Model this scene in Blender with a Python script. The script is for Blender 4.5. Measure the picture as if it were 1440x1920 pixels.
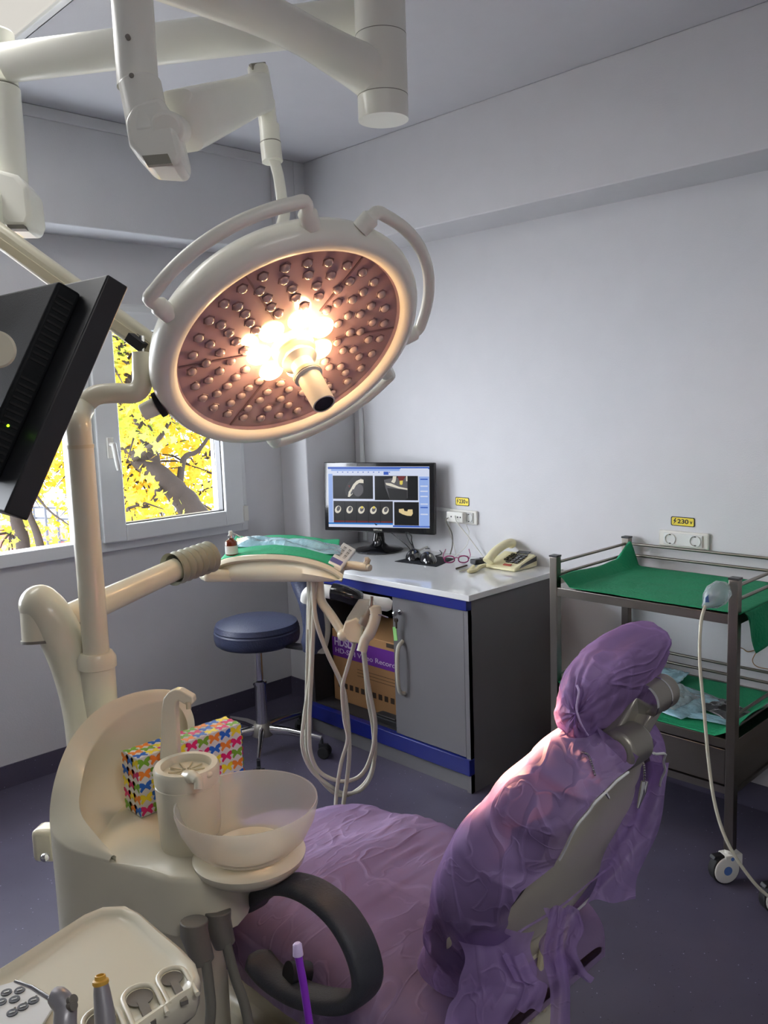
import bpy, bmesh, math, random
from mathutils import Vector, Matrix, noise
random.seed(7)
V = Vector
sin, cos, pi, rad = math.sin, math.cos, math.pi, math.radians
for o in list(bpy.data.objects): bpy.data.objects.remove(o)
scene = bpy.context.scene
COL = scene.collection

# ------------------------------------------------------------------ camera
FPX, YAW, PITCH, ROLL, CAMH = 1598.5, 0.771282, 0.130611, -0.033894, 1.52
Fw = V((sin(YAW) * cos(PITCH), cos(YAW) * cos(PITCH), -sin(PITCH)))
R0 = V((cos(YAW), -sin(YAW), 0)); U0 = R0.cross(Fw)
Rt = cos(ROLL) * R0 + sin(ROLL) * U0; Up = -sin(ROLL) * R0 + cos(ROLL) * U0
CP = V((0, 0, CAMH))
cam_data = bpy.data.cameras.new('camera'); cam = bpy.data.objects.new('camera', cam_data); COL.objects.link(cam)
cam_data.sensor_fit = 'VERTICAL'; cam_data.sensor_height = 24; cam_data.lens = FPX / 1920 * 24
cam_data.clip_start = 0.02; cam_data.clip_end = 200
M = Matrix((Rt, Up, -Fw)).transposed().to_4x4(); M.translation = CP
cam.matrix_world = M
scene.camera = cam

def ray(x, y): return Fw + (x - 720) / FPX * Rt - (y - 960) / FPX * Up
def P(x, y, D): return CP + ray(x, y) * D                    # pixel of the photograph + distance -> place in the room
def On(ax, val, x, y):                                       # pixel -> place on an axis plane
    d = ray(x, y); return CP + d * ((val - CP[ax]) / d[ax])

# ------------------------------------------------------------------ light
scene.view_settings.view_transform = 'Standard'; scene.view_settings.look = 'None'
scene.view_settings.gamma = 1.0; scene.view_settings.use_curve_mapping = False
scene.view_settings.exposure = -0.18
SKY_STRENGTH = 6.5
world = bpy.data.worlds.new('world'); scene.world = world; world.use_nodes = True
wn = world.node_tree.nodes; wl = world.node_tree.links
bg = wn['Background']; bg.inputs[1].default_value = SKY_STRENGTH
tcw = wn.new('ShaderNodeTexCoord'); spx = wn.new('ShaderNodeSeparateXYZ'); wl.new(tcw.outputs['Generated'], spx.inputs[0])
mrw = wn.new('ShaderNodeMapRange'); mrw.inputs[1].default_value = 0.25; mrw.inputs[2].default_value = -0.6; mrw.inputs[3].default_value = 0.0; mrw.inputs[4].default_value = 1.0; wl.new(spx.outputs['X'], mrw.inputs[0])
mxw = wn.new('ShaderNodeMix'); mxw.data_type = 'RGBA'; mxw.inputs[6].default_value = (0.90, 0.95, 1.0, 1); mxw.inputs[7].default_value = (2.9, 3.05, 3.3, 1); wl.new(mrw.outputs[0], mxw.inputs[0]); wl.new(mxw.outputs[2], bg.inputs[0])   # overcast sky, brightness added on its unseen left side to light wall and column

def lamp(name, kind, loc, energy, color=(1, 1, 1), rot=None, **kw):
    d = bpy.data.lights.new(name, kind); d.energy = energy; d.color = color
    for k, v in kw.items(): setattr(d, k, v)
    o = bpy.data.objects.new(name, d); COL.objects.link(o); o.location = loc
    if rot is not None: o.rotation_euler = V(rot).to_track_quat('-Z', 'Y').to_euler()
    return o
CEIL_W = 13.0
# sky light through the window opening (sampling portal only)
pt = lamp('window_portal', 'AREA', (0.95, 3.72, 1.45), 1, rot=(0, -1, 0), shape='RECTANGLE', size=3.0, size_y=1.1)
pt.data.cycles.is_portal = True

# ------------------------------------------------------------------ materials
def lin(c):
    return tuple(((v / 255) / 12.92 if v / 255 <= 0.04045 else ((v / 255 + 0.055) / 1.055) ** 2.4) for v in c) + (1,)
MATS = {}
def mat(name, rgb, rough=0.5, metal=0.0, bump=0, bscale=60, var=0, vscale=8, spec=0.5, alpha=1, trans=0, emit=0, sheen=0, ior=1.45, coat=0, stretch=None):
    m = bpy.data.materials.new(name); m.use_nodes = True; nt = m.node_tree; N, L = nt.nodes, nt.links
    b = N['Principled BSDF']; c = lin(rgb)
    b.inputs['Base Color'].default_value = c; b.inputs['Roughness'].default_value = rough; b.inputs['Metallic'].default_value = metal
    b.inputs['Specular IOR Level'].default_value = spec; b.inputs['Alpha'].default_value = alpha
    b.inputs['Transmission Weight'].default_value = trans; b.inputs['IOR'].default_value = ior
    b.inputs['Sheen Weight'].default_value = sheen; b.inputs['Coat Weight'].default_value = coat
    if emit: b.inputs['Emission Color'].default_value = c; b.inputs['Emission Strength'].default_value = emit
    tc = N.new('ShaderNodeTexCoord'); src = tc.outputs['Object']
    if stretch:
        mp = N.new('ShaderNodeMapping'); mp.inputs['Scale'].default_value = stretch; L.new(src, mp.inputs['Vector']); src = mp.outputs['Vector']
    if bump:
        n = N.new('ShaderNodeTexNoise'); n.inputs['Scale'].default_value = bscale; n.inputs['Detail'].default_value = 4; L.new(src, n.inputs['Vector'])
        bp = N.new('ShaderNodeBump'); bp.inputs['Strength'].default_value = bump; bp.inputs['Distance'].default_value = 0.01
        L.new(n.outputs['Fac'], bp.inputs['Height']); L.new(bp.outputs['Normal'], b.inputs['Normal'])
    n2 = N.new('ShaderNodeTexNoise'); n2.inputs['Scale'].default_value = vscale; n2.inputs['Detail'].default_value = 3; L.new(src, n2.inputs['Vector'])
    mx = N.new('ShaderNodeMix'); mx.data_type = 'RGBA'
    k = 1 - max(var, 0.04)
    mx.inputs[6].default_value = (c[0] * k, c[1] * k, c[2] * k, 1); mx.inputs[7].default_value = tuple(min(1, x * (2 - k)) for x in c[:3]) + (1,)
    L.new(n2.outputs['Fac'], mx.inputs[0]); L.new(mx.outputs[2], b.inputs['Base Color'])
    MATS[name] = m; return m

mat('wall_paint', (212, 212, 215), 0.7, bump=0.08, bscale=180)
mat('ceiling_paint', (206, 206, 211), 0.8, bump=0.05, bscale=150)
mat('pvc', (236, 239, 240), 0.35)
mat('cream', (217, 211, 188), 0.28, coat=0.3, var=0.03)
mat('cream_dark', (206, 196, 166), 0.35)
mat('boom', (250, 249, 238), 0.3, coat=0.25)
mat('boom_seam', (150, 148, 136), 0.5)
mat('black_plastic', (38, 39, 42), 0.4)
mat('gloss_black', (14, 14, 17), 0.12, coat=0.6)
mat('dark_shell', (30, 32, 35), 0.6, spec=0.2, bump=0.1, bscale=400)
mat('steel', (138, 132, 124), 0.3, metal=1.0, var=0.12, vscale=5, bump=0.03, bscale=200)
mat('chrome', (215, 215, 215), 0.12, metal=1.0)
mat('alu', (150, 146, 138), 0.38, metal=0.7, var=0.05)
mat('blue_leather', (52, 58, 82), 0.38, bump=0.2, bscale=140)
mat('grey_laminate', (118, 117, 120), 0.42, metal=0.25, var=0.05, vscale=3)
mat('dark_laminate', (44, 42, 44), 0.6)
mat('navy', (20, 32, 112), 0.3, coat=0.3)
mat('white_top', (236, 238, 238), 0.08, coat=0.8)
mat('green_cloth', (10, 132, 88), 0.8, bump=0.35, bscale=90, var=0.12, vscale=12)
mat('green_tray', (20, 160, 112), 0.75, bump=0.3, bscale=90, var=0.1, vscale=12)
mat('bellows', (140, 142, 124), 0.4)
mat('hose_grey', (186, 184, 170), 0.45)
mat('hose_dark', (120, 118, 108), 0.5)
mat('socket_grey', (112, 108, 100), 0.5)
mat('armrest', (62, 64, 70), 0.5, bump=0.15, bscale=250)
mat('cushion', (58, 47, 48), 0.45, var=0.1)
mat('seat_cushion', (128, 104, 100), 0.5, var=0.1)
mat('cardboard', (150, 112, 72), 0.8, var=0.06, bump=0.1, bscale=80)
mat('purple_print', (92, 32, 128), 0.6)
mat('light_print', (188, 172, 196), 0.6)
mat('dark_print', (52, 38, 26), 0.7)
mat('sign_yellow', (226, 204, 62), 0.5)
mat('ink', (14, 13, 14), 0.5)
mat('phone', (222, 214, 172), 0.35)
mat('red_label', (150, 50, 36), 0.4)
mat('rubber', (30, 30, 32), 0.7)
mat('white_plastic', (232, 231, 224), 0.35)
mat('blue_plastic', (84, 122, 190), 0.4)
mat('key_green', (150, 214, 130), 0.5)
mat('amber_glass', (112, 44, 14), 0.1, coat=0.6)
mat('paper_white', (228, 230, 228), 0.7)
mat('pouch_blue', (160, 206, 222), 0.18, bump=1.0, bscale=38, var=0.2, vscale=26, alpha=0.8, coat=1)
mat('pouch_clear', (196, 214, 220), 0.08, bump=0.8, bscale=35, alpha=0.4, coat=1)
mat('magenta_frame', (140, 30, 92), 0.3)
mat('clear_tube', (210, 208, 190), 0.25)
mat('glasspane', (255, 255, 255), 0.0, trans=1, ior=1.0, spec=0.3)
mat('mauve_glass', (166, 140, 148), 0.22, var=0.08, vscale=20, coat=0.6)
mat('lens', (236, 214, 220), 0.05, trans=0.6, ior=1.35, coat=1)
mat('lens_socket', (116, 92, 100), 0.3)
mat('lens_dark', (20, 18, 20), 0.12, coat=1)
mat('purple_straw', (136, 50, 190), 0.35)
mat('lilac_tip', (206, 186, 226), 0.4)
mat('orange_ring', (214, 164, 62), 0.4)
mat('handpiece', (150, 148, 152), 0.35, metal=0.4)
mat('label_violet', (86, 82, 156), 0.5)
mat('wire_yellow', (230, 196, 40), 0.4)
mat('bark', (34, 26, 22), 0.9, bump=0.6, bscale=25, var=0.25, vscale=10)
mat('building_white', (226, 232, 240), 0.8)
mat('building_beige', (190, 170, 160), 0.8)
mat('red_tiles', (176, 66, 56), 0.7, var=0.15)
mat('asphalt', (150, 142, 136), 0.9)
mat('fence_iron', (70, 74, 84), 0.6)
mat('lens_glow', (255, 210, 140), 0.3, emit=22)
mat('led_green', (150, 255, 30), 0.3, emit=4)
mat('dark_glass', (60, 62, 64), 0.1)

def emis(name, rgb, s):
    m = bpy.data.materials.new(name); m.use_nodes = True; N = m.node_tree.nodes; b = N['Principled BSDF']
    b.inputs['Base Color'].default_value = (0.01, 0.01, 0.01, 1); b.inputs['Emission Color'].default_value = lin(rgb); b.inputs['Emission Strength'].default_value = s
    b.inputs['Roughness'].default_value = 0.25; b.inputs['Specular IOR Level'].default_value = 0.15; MATS[name] = m; return m
emis('diffuser', (255, 250, 240), .75)

def floor_mat():
    m = bpy.data.materials.new('lino'); m.use_nodes = True; N, L = m.node_tree.nodes, m.node_tree.links; b = N['Principled BSDF']
    b.inputs['Roughness'].default_value = 0.42
    tc = N.new('ShaderNodeTexCoord'); no = N.new('ShaderNodeTexNoise'); no.inputs['Scale'].default_value = 3; no.inputs['Detail'].default_value = 6; L.new(tc.outputs['Object'], no.inputs['Vector'])
    cr = N.new('ShaderNodeValToRGB'); cr.color_ramp.elements[0].position = 0.3; cr.color_ramp.elements[0].color = lin((72, 68, 86)); cr.color_ramp.elements[1].position = 0.7; cr.color_ramp.elements[1].color = lin((86, 82, 102)); L.new(no.outputs['Fac'], cr.inputs[0])
    vo = N.new('ShaderNodeTexVoronoi'); vo.inputs['Scale'].default_value = 55; L.new(tc.outputs['Object'], vo.inputs['Vector'])
    lt = N.new('ShaderNodeMath'); lt.operation = 'LESS_THAN'; lt.inputs[1].default_value = 0.09; L.new(vo.outputs['Distance'], lt.inputs[0])
    gt = N.new('ShaderNodeSeparateColor'); L.new(vo.outputs['Color'], gt.inputs[0])
    mx = N.new('ShaderNodeMix'); mx.data_type = 'RGBA'; L.new(lt.outputs[0], mx.inputs[0]); L.new(cr.outputs[0], mx.inputs[6])
    c2 = N.new('ShaderNodeValToRGB'); c2.color_ramp.interpolation = 'CONSTANT'; c2.color_ramp.elements[0].color = lin((44, 42, 62)); c2.color_ramp.elements[1].position = 0.6; c2.color_ramp.elements[1].color = lin((160, 158, 184)); L.new(gt.outputs[0], c2.inputs[0])
    L.new(c2.outputs[0], mx.inputs[7]); L.new(mx.outputs[2], b.inputs['Base Color']); MATS['lino'] = m
floor_mat()

def cloth_mat(name, rgb, alpha, scale=7):
    m = bpy.data.materials.new(name); m.use_nodes = True; N, L = m.node_tree.nodes, m.node_tree.links
    for n in list(N): N.remove(n)
    out = N.new('ShaderNodeOutputMaterial'); d = N.new('ShaderNodeBsdfDiffuse'); t = N.new('ShaderNodeBsdfTranslucent'); tr = N.new('ShaderNodeBsdfTransparent')
    g = N.new('ShaderNodeBsdfGlossy'); g.inputs['Roughness'].default_value = 0.5; g.inputs[0].default_value = (0.6, 0.55, 0.7, 1)
    c = lin(rgb); d.inputs[0].default_value = c; t.inputs[0].default_value = c; tr.inputs[0].default_value = (0.82, 0.70, 0.92, 1)
    tc = N.new('ShaderNodeTexCoord')
    def ridge(sc, dist, vec, w):      # thin creases: one minus the absolute of a signed noise
        mp = N.new('ShaderNodeMapping'); mp.inputs['Scale'].default_value = vec; L.new(tc.outputs['Object'], mp.inputs['Vector'])
        n = N.new('ShaderNodeTexNoise'); n.inputs['Scale'].default_value = sc; n.inputs['Detail'].default_value = 2; n.inputs['Distortion'].default_value = dist; L.new(mp.outputs[0], n.inputs['Vector'])
        a = N.new('ShaderNodeMath'); a.operation = 'SUBTRACT'; a.inputs[1].default_value = 0.5; L.new(n.outputs['Fac'], a.inputs[0])
        b = N.new('ShaderNodeMath'); b.operation = 'ABSOLUTE'; L.new(a.outputs[0], b.inputs[0])
        r = N.new('ShaderNodeMapRange'); r.inputs[1].default_value = 0; r.inputs[2].default_value = w; r.inputs[3].default_value = 1; r.inputs[4].default_value = 0; L.new(b.outputs[0], r.inputs[0]); return r.outputs[0]
    r1 = ridge(scale * .8, 0.5, (1, 1.6, .5), .035); r2 = ridge(scale * 1.7, 0.6, (.5, 1.4, 1.2), .03)
    ad = N.new('ShaderNodeMath'); ad.operation = 'MULTIPLY_ADD'; ad.inputs[1].default_value = 0.5; L.new(r2, ad.inputs[0]); L.new(r1, ad.inputs[2])
    w = N.new('ShaderNodeTexNoise'); w.inputs['Scale'].default_value = 4; w.inputs['Detail'].default_value = 1; L.new(tc.outputs['Object'], w.inputs['Vector'])
    bp = N.new('ShaderNodeBump'); bp.inputs['Strength'].default_value = 0.4; bp.inputs['Distance'].default_value = 0.010; L.new(ad.outputs[0], bp.inputs['Height'])
    for n in (d, t, g): L.new(bp.outputs[0], n.inputs['Normal'])
    m1 = N.new('ShaderNodeMixShader'); m1.inputs[0].default_value = 0.3; L.new(d.outputs[0], m1.inputs[1]); L.new(t.outputs[0], m1.inputs[2])
    m3 = N.new('ShaderNodeMixShader'); m3.inputs[0].default_value = 0.05; L.new(m1.outputs[0], m3.inputs[1]); L.new(g.outputs[0], m3.inputs[2])
    mr = N.new('ShaderNodeMapRange'); mr.inputs[1].default_value = 0.35; mr.inputs[2].default_value = 0.65; mr.inputs[3].default_value = alpha - 0.10; mr.inputs[4].default_value = alpha + 0.10
    L.new(w.outputs['Fac'], mr.inputs[0])
    al = N.new('ShaderNodeMath'); al.operation = 'MULTIPLY_ADD'; al.inputs[1].default_value = 0.16; al.use_clamp = True; L.new(ad.outputs[0], al.inputs[0]); L.new(mr.outputs[0], al.inputs[2])
    m2 = N.new('ShaderNodeMixShader'); L.new(al.outputs[0], m2.inputs[0]); L.new(tr.outputs[0], m2.inputs[1]); L.new(m3.outputs[0], m2.inputs[2])
    L.new(m2.outputs[0], out.inputs[0]); MATS[name] = m
cloth_mat('lilac_cloth', (172, 146, 200), 0.60)
cloth_mat('lilac_seat', (172, 150, 190), 0.70, 5)
cloth_mat('lilac_head', (182, 150, 210), 0.80, 6)

def frosted_mat():
    m = bpy.data.materials.new('frosted'); m.use_nodes = True; N, L = m.node_tree.nodes, m.node_tree.links
    for n in list(N): N.remove(n)
    out = N.new('ShaderNodeOutputMaterial'); b = N.new('ShaderNodeBsdfPrincipled'); b.inputs['Base Color'].default_value = lin((232, 230, 222)); b.inputs['Roughness'].default_value = 0.35
    tl = N.new('ShaderNodeBsdfTranslucent'); tl.inputs[0].default_value = lin((232, 230, 222)); tr = N.new('ShaderNodeBsdfTransparent'); tr.inputs[0].default_value = (0.97, 0.97, 0.95, 1)
    a = N.new('ShaderNodeMixShader'); a.inputs[0].default_value = 0.5; L.new(b.outputs[0], a.inputs[1]); L.new(tl.outputs[0], a.inputs[2])
    c = N.new('ShaderNodeMixShader'); c.inputs[0].default_value = 0.42; L.new(tr.outputs[0], c.inputs[1]); L.new(a.outputs[0], c.inputs[2]); L.new(c.outputs[0], out.inputs[0]); MATS['frosted'] = m
frosted_mat()
def leaf_mat(name, a, b_, s):
    m = bpy.data.materials.new(name); m.use_nodes = True; N, L = m.node_tree.nodes, m.node_tree.links
    for n in list(N): N.remove(n)
    out = N.new('ShaderNodeOutputMaterial'); d = N.new('ShaderNodeBsdfDiffuse'); t = N.new('ShaderNodeBsdfTranslucent')
    tc = N.new('ShaderNodeTexCoord'); no = N.new('ShaderNodeTexNoise'); no.inputs['Scale'].default_value = s; L.new(tc.outputs['Object'], no.inputs['Vector'])
    cr = N.new('ShaderNodeValToRGB'); cr.color_ramp.elements[0].position = 0.38; cr.color_ramp.elements[0].color = lin(a); cr.color_ramp.elements[1].position = 0.62; cr.color_ramp.elements[1].color = lin(b_); L.new(no.outputs['Fac'], cr.inputs[0])
    L.new(cr.outputs[0], d.inputs[0]); L.new(cr.outputs[0], t.inputs[0])
    x = N.new('ShaderNodeMixShader'); x.inputs[0].default_value = 0.45; L.new(d.outputs[0], x.inputs[1]); L.new(t.outputs[0], x.inputs[2]); L.new(x.outputs[0], out.inputs[0]); MATS[name] = m
leaf_mat('leaf_yellow', (206, 182, 74), (182, 146, 42), 2.5)
leaf_mat('leaf_green', (186, 182, 84), (130, 148, 62), 3)

# ------------------------------------------------------------------ mesh helpers
WL = {}
class MB:
    def __init__(s): s.v = []; s.f = []; s.m = []; s.mats = []
    def mi(s, name):
        if name is None: return 0
        if name not in s.mats: s.mats.append(name)
        return s.mats.index(name)
    def add(s, vs, fs, mt=None):
        b = len(s.v); s.v += [V(v) for v in vs]; k = s.mi(mt)
        for f in fs: s.f.append([b + i for i in f]); s.m.append(k)
        return s
    def box(s, a, b, mt=None):
        x0, y0, z0 = a; x1, y1, z1 = b
        return s.add([(x0, y0, z0), (x1, y0, z0), (x1, y1, z0), (x0, y1, z0), (x0, y0, z1), (x1, y0, z1), (x1, y1, z1), (x0, y1, z1)],
                     [(0, 3, 2, 1), (4, 5, 6, 7), (0, 1, 5, 4), (1, 2, 6, 5), (2, 3, 7, 6), (3, 0, 4, 7)], mt)
    def obox(s, c, ax, ay, az, mt=None):           # oriented box: centre and three half-extent vectors
        c, ax, ay, az = V(c), V(ax), V(ay), V(az)
        vs = [c + i * ax + j * ay + k * az for k in (-1, 1) for j in (-1, 1) for i in (-1, 1)]
        return s.add(vs, [(0, 2, 3, 1), (4, 5, 7, 6), (0, 1, 5, 4), (1, 3, 7, 5), (3, 2, 6, 7), (2, 0, 4, 6)], mt)
    def bar(s, p, q, w, h, up=(0, 0, 1), mt=None):
        p, q = V(p), V(q); d = (q - p); L = d.length; d.normalize(); sd = d.cross(V(up)).normalized(); u = sd.cross(d)
        return s.obox((p + q) / 2, d * L / 2, sd * w / 2, u * h / 2, mt)
    def tube(s, pts, r, n=16, mt=None, cap=True, flat=None, up=None, sq=1):
        pts = [V(p) for p in pts]; N = len(pts); rs = r if isinstance(r, (list, tuple)) else [r] * N
        t0 = (pts[1] - pts[0]).normalized(); a = V(up) if up else (V((0, 0, 1)) if abs(t0.z) < 0.9 else V((1, 0, 0)))
        nrm = (a - t0 * a.dot(t0)).normalized(); vs = []; fs = []
        for i, p in enumerate(pts):
            t = (pts[min(i + 1, N - 1)] - pts[max(i - 1, 0)]).normalized()
            nrm = (nrm - t * nrm.dot(t)).normalized(); bn = t.cross(nrm)
            for k in range(n):
                an = 2 * pi * k / n; fx = flat or 1
                ca, sa = cos(an), sin(an)
                if sq != 1: ca, sa = math.copysign(abs(ca) ** sq, ca), math.copysign(abs(sa) ** sq, sa)
                vs.append(p + rs[i] * (ca * nrm + sa * fx * bn))
        for i in range(N - 1):
            for k in range(n):
                k2 = (k + 1) % n; fs.append((i * n + k, i * n + k2, (i + 1) * n + k2, (i + 1) * n + k))
        if cap: fs.append(tuple(range(n))[::-1]); fs.append(tuple((N - 1) * n + k for k in range(n)))
        return s.add(vs, fs, mt)
    def cyl(s, p, q, r, r2=None, n=32, mt=None): return s.tube([p, q], [r, r if r2 is None else r2], n, mt)
    def lathe(s, o, ax, prof, n=40, mt=None, cap=False):   # prof: (radius, distance along axis)
        o = V(o); ax = V(ax).normalized(); a = ax.orthogonal().normalized(); b = ax.cross(a); vs = []; fs = []
        for r, h in prof:
            for k in range(n): an = 2 * pi * k / n; vs.append(o + ax * h + r * (cos(an) * a + sin(an) * b))
        for i in range(len(prof) - 1):
            for k in range(n): k2 = (k + 1) % n; fs.append((i * n + k, i * n + k2, (i + 1) * n + k2, (i + 1) * n + k))
        if cap:
            fs.append(tuple(range(n))[::-1]); fs.append(tuple((len(prof) - 1) * n + k for k in range(n)))
        return s.add(vs, fs, mt)
    def prism(s, pts, d, mt=None):                  # polygon (3d points) extruded by vector d
        n = len(pts); pts = [V(p) for p in pts]; d = V(d)
        return s.add(pts + [p + d for p in pts], [tuple(range(n))[::-1], tuple(range(n, 2 * n))] + [(i, (i + 1) % n, n + (i + 1) % n, n + i) for i in range(n)], mt)
    def poly(s, pts, mt=None): return s.add(pts, [tuple(range(len(pts)))], mt)
    def grid(s, fn, nu, nv, mt=None, cu=False, cv=False):
        vs = [fn(i / (nu if cu else nu - 1), j / (nv if cv else nv - 1)) for i in range(nu) for j in range(nv)]; fs = []
        for i in range(nu if cu else nu - 1):
            for j in range(nv if cv else nv - 1):
                i2 = (i + 1) % nu; j2 = (j + 1) % nv; fs.append((i * nv + j, i2 * nv + j, i2 * nv + j2, i * nv + j2))
        return s.add(vs, fs, mt)
    def ball(s, c, r, nu=16, nv=12, mt=None):
        c = V(c); r = V(r) if not isinstance(r, (int, float)) else V((r, r, r))
        return s.grid(lambda u, v: c + V((r.x * sin(pi * (0.001 + 0.998 * v)) * cos(2 * pi * u), r.y * sin(pi * (0.001 + 0.998 * v)) * sin(2 * pi * u), r.z * cos(pi * (0.001 + 0.998 * v)))), nu, nv, mt, cu=True)

def build(mb, name, m=None, parent=None, bevel=0, seg=3, sub=0, solid=0, sharp=40, smooth=True, origin=None, weld=True):
    if parent is not None: o3 = WL[parent.name]
    elif origin is not None: o3 = V(origin)
    else:
        xs = [v.x for v in mb.v]; ys = [v.y for v in mb.v]; o3 = V(((min(xs) + max(xs)) / 2, (min(ys) + max(ys)) / 2, min(v.z for v in mb.v)))
    me = bpy.data.meshes.new(name); me.from_pydata([v - o3 for v in mb.v], [], mb.f)
    mats = mb.mats or [m]
    for k in mats: me.materials.append(MATS[k if k else m])
    if len(mats) > 1: me.polygons.foreach_set('material_index', mb.m)
    bm = bmesh.new(); bm.from_mesh(me)
    if weld: bmesh.ops.remove_doubles(bm, verts=bm.verts, dist=1e-6)
    bmesh.ops.recalc_face_normals(bm, faces=bm.faces); bm.to_mesh(me); bm.free()
    if smooth: me.shade_smooth(); me.set_sharp_from_angle(angle=rad(sharp))
    o = bpy.data.objects.new(name, me); COL.objects.link(o)
    if parent is not None: o.parent = parent; WL[o.name] = WL[parent.name]
    else: o.location = o3; WL[o.name] = o3
    if solid: s = o.modifiers.new('solidify', 'SOLIDIFY'); s.thickness = solid; s.offset = 0
    if bevel: b = o.modifiers.new('bevel', 'BEVEL'); b.width = bevel; b.segments = seg; b.limit_method = 'ANGLE'; b.angle_limit = rad(35); b.harden_normals = False
    if sub: s = o.modifiers.new('sub', 'SUBSURF'); s.levels = sub; s.render_levels = sub
    return o
def thing(name, label, cat, loc, group=None):
    o = bpy.data.objects.new(name, None); COL.objects.link(o); o.location = loc; o.empty_display_size = 0.05
    o['label'] = label; o['category'] = cat
    if group: o['group'] = group
    WL[o.name] = V(loc); return o
def tag(o, label, cat, group=None):
    o['label'] = label; o['category'] = cat
    if group: o['group'] = group
    return o
def struct(o): o['kind'] = 'structure'; return o
def smoothpath(pts, k=8, closed=False):
    pts = [V(p) for p in pts]; out = []; n = len(pts)
    for i in range(n if closed else n - 1):
        p1, p2 = pts[i], pts[(i + 1) % n]
        p0 = pts[(i - 1) % n] if closed or i > 0 else p1 * 2 - p2; p3 = pts[(i + 2) % n] if closed or i + 2 < n else p2 * 2 - p1
        for j in range(k):
            t = j / k; out.append(0.5 * ((2 * p1) + (p2 - p0) * t + (2 * p0 - 5 * p1 + 4 * p2 - p3) * t * t + (3 * p1 - p0 - 3 * p2 + p3) * t ** 3))
    if not closed: out.append(pts[-1])
    return out
def text(s, name, size, m, pos, rt, up, parent=None, depth=0.0004, align='CENTER', width=None, bold=0.0):
    c = bpy.data.curves.new('t', 'FONT'); c.body = s; c.size = size; c.extrude = depth; c.align_x = align; c.align_y = 'CENTER'; c.offset = bold
    t = bpy.data.objects.new('t', c); COL.objects.link(t); dg = bpy.context.evaluated_depsgraph_get(); dg.update()
    me = bpy.data.meshes.new_from_object(t.evaluated_get(dg)); bpy.data.objects.remove(t)
    rt = V(rt).normalized(); up = V(up).normalized(); nn = rt.cross(up)
    xs = [v.co.x for v in me.vertices]; sx = (width / (max(xs) - min(xs))) if width and xs else 1
    o3 = WL[parent.name] if parent else V(pos)
    for v in me.vertices: v.co = V(pos) + rt * v.co.x * sx + up * v.co.y + nn * v.co.z - o3
    me.materials.clear(); me.materials.append(MATS[m])
    o = bpy.data.objects.new(name, me); COL.objects.link(o)
    if parent: o.parent = parent
    WL[o.name] = o3; return o
def snap(fn, pix, nu=80, nv=60, off=.002):      # places on a surface that lie behind given picture points
    g = []
    for i in range(nu + 1):
        for j in range(nv + 1):
            p = fn(i / nu, j / nv); q = p - CP; D = q.dot(Fw); g.append((720 + FPX * q.dot(Rt) / D, 960 - FPX * q.dot(Up) / D, D, p))
    out = []
    for x, y in pix:
        near = sorted(g, key=lambda t: (t[0] - x) ** 2 + (t[1] - y) ** 2)[:14]; b = min(near, key=lambda t: t[2]); out.append(b[3] - ray(x, y).normalized() * off)
    return out
def fold(p, s, st=(1, 1, 1)):
    q = V((p.x * st[0], p.y * st[1], p.z * st[2])) * s
    return noise.noise(q) * 0.6 + (0.5 - abs(noise.noise(q * 1.9 + V((7, 3, 1))))) * 0.7 + 0.25 * noise.noise(q * 4.3)

# ------------------------------------------------------------------ the room
XW, YW, ZC, BX, BY = 2.99, 3.48, 2.65, 2.72, 3.27
XL, YB = -2.2, -2.0
WX0, WX1, WZ0, WZ1 = -0.5, 2.43, 0.905, 1.965
struct(build(MB().box((XL - .2, YB - .2, -0.1), (XW + .2, YW + .25, 0)), 'floor', 'lino'))
struct(build(MB().box((XL - .2, YB - .2, ZC), (XW + .2, YW + .25, ZC + .15)), 'ceiling', 'ceiling_paint'))
struct(build(MB().box((XW, YB - .2, 0), (XW + .2, YW + .25, ZC)), 'wall_right', 'wall_paint'))
struct(build(MB().box((XL - .2, YB - .2, 0), (XL, YW + .25, ZC)), 'wall_left', 'wall_paint'))
struct(build(MB().box((XL, YB - .2, 0), (XW, YB, ZC)), 'wall_back', 'wall_paint'))
w = MB().box((XL, YW, 0), (XW, YW + .25, WZ0)).box((XL, YW, WZ1), (XW, YW + .25, ZC)).box((XL, YW, WZ0), (WX0, YW + .25, WZ1)).box((WX1, YW, WZ0), (XW, YW + .25, WZ1))
struct(build(w, 'wall_front', 'wall_paint'))
struct(build(MB().box((2.66, BY, 0), (XW - .001, YW - .001, ZC)), 'trim_1', 'wall_paint', bevel=0.006))       # corner column
struct(build(MB().box((XL, BY, 2.23), (2.66, YW - .001, ZC)), 'trim_2', 'wall_paint', bevel=0.005))   # beam over the window
struct(build(MB().box((BX, YB, 2.23), (XW - .001, BY, ZC)), 'trim_3', 'wall_paint', bevel=0.005))     # beam along the right wall
struct(build(MB().box((XL, BY - .012, ZC - .045), (2.5, BY - .0005, ZC - .001)), 'trim_4', 'wall_paint', bevel=0.004))
struct(build(MB().box((2.518, BY - .03, 2.2), (2.545, BY - .001, 2.6)), 'trim_5', 'wall_paint', bevel=0.004))
bh = 0.095
struct(build(MB().box((XL, YW - .006, 0), (2.66, YW - .0005, bh)), 'baseboard_front', 'lino'))
struct(build(MB().box((XW - .006, YB, 0), (XW - .0005, BY, bh)), 'baseboard_right', 'lino'))
struct(build(MB().box((2.654, BY - .006, 0), (2.6595, YW - .006, bh)).box((2.654, BY - .006, 0), (XW - .006, BY - .0005, bh)), 'baseboard_column', 'lino'))
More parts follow.
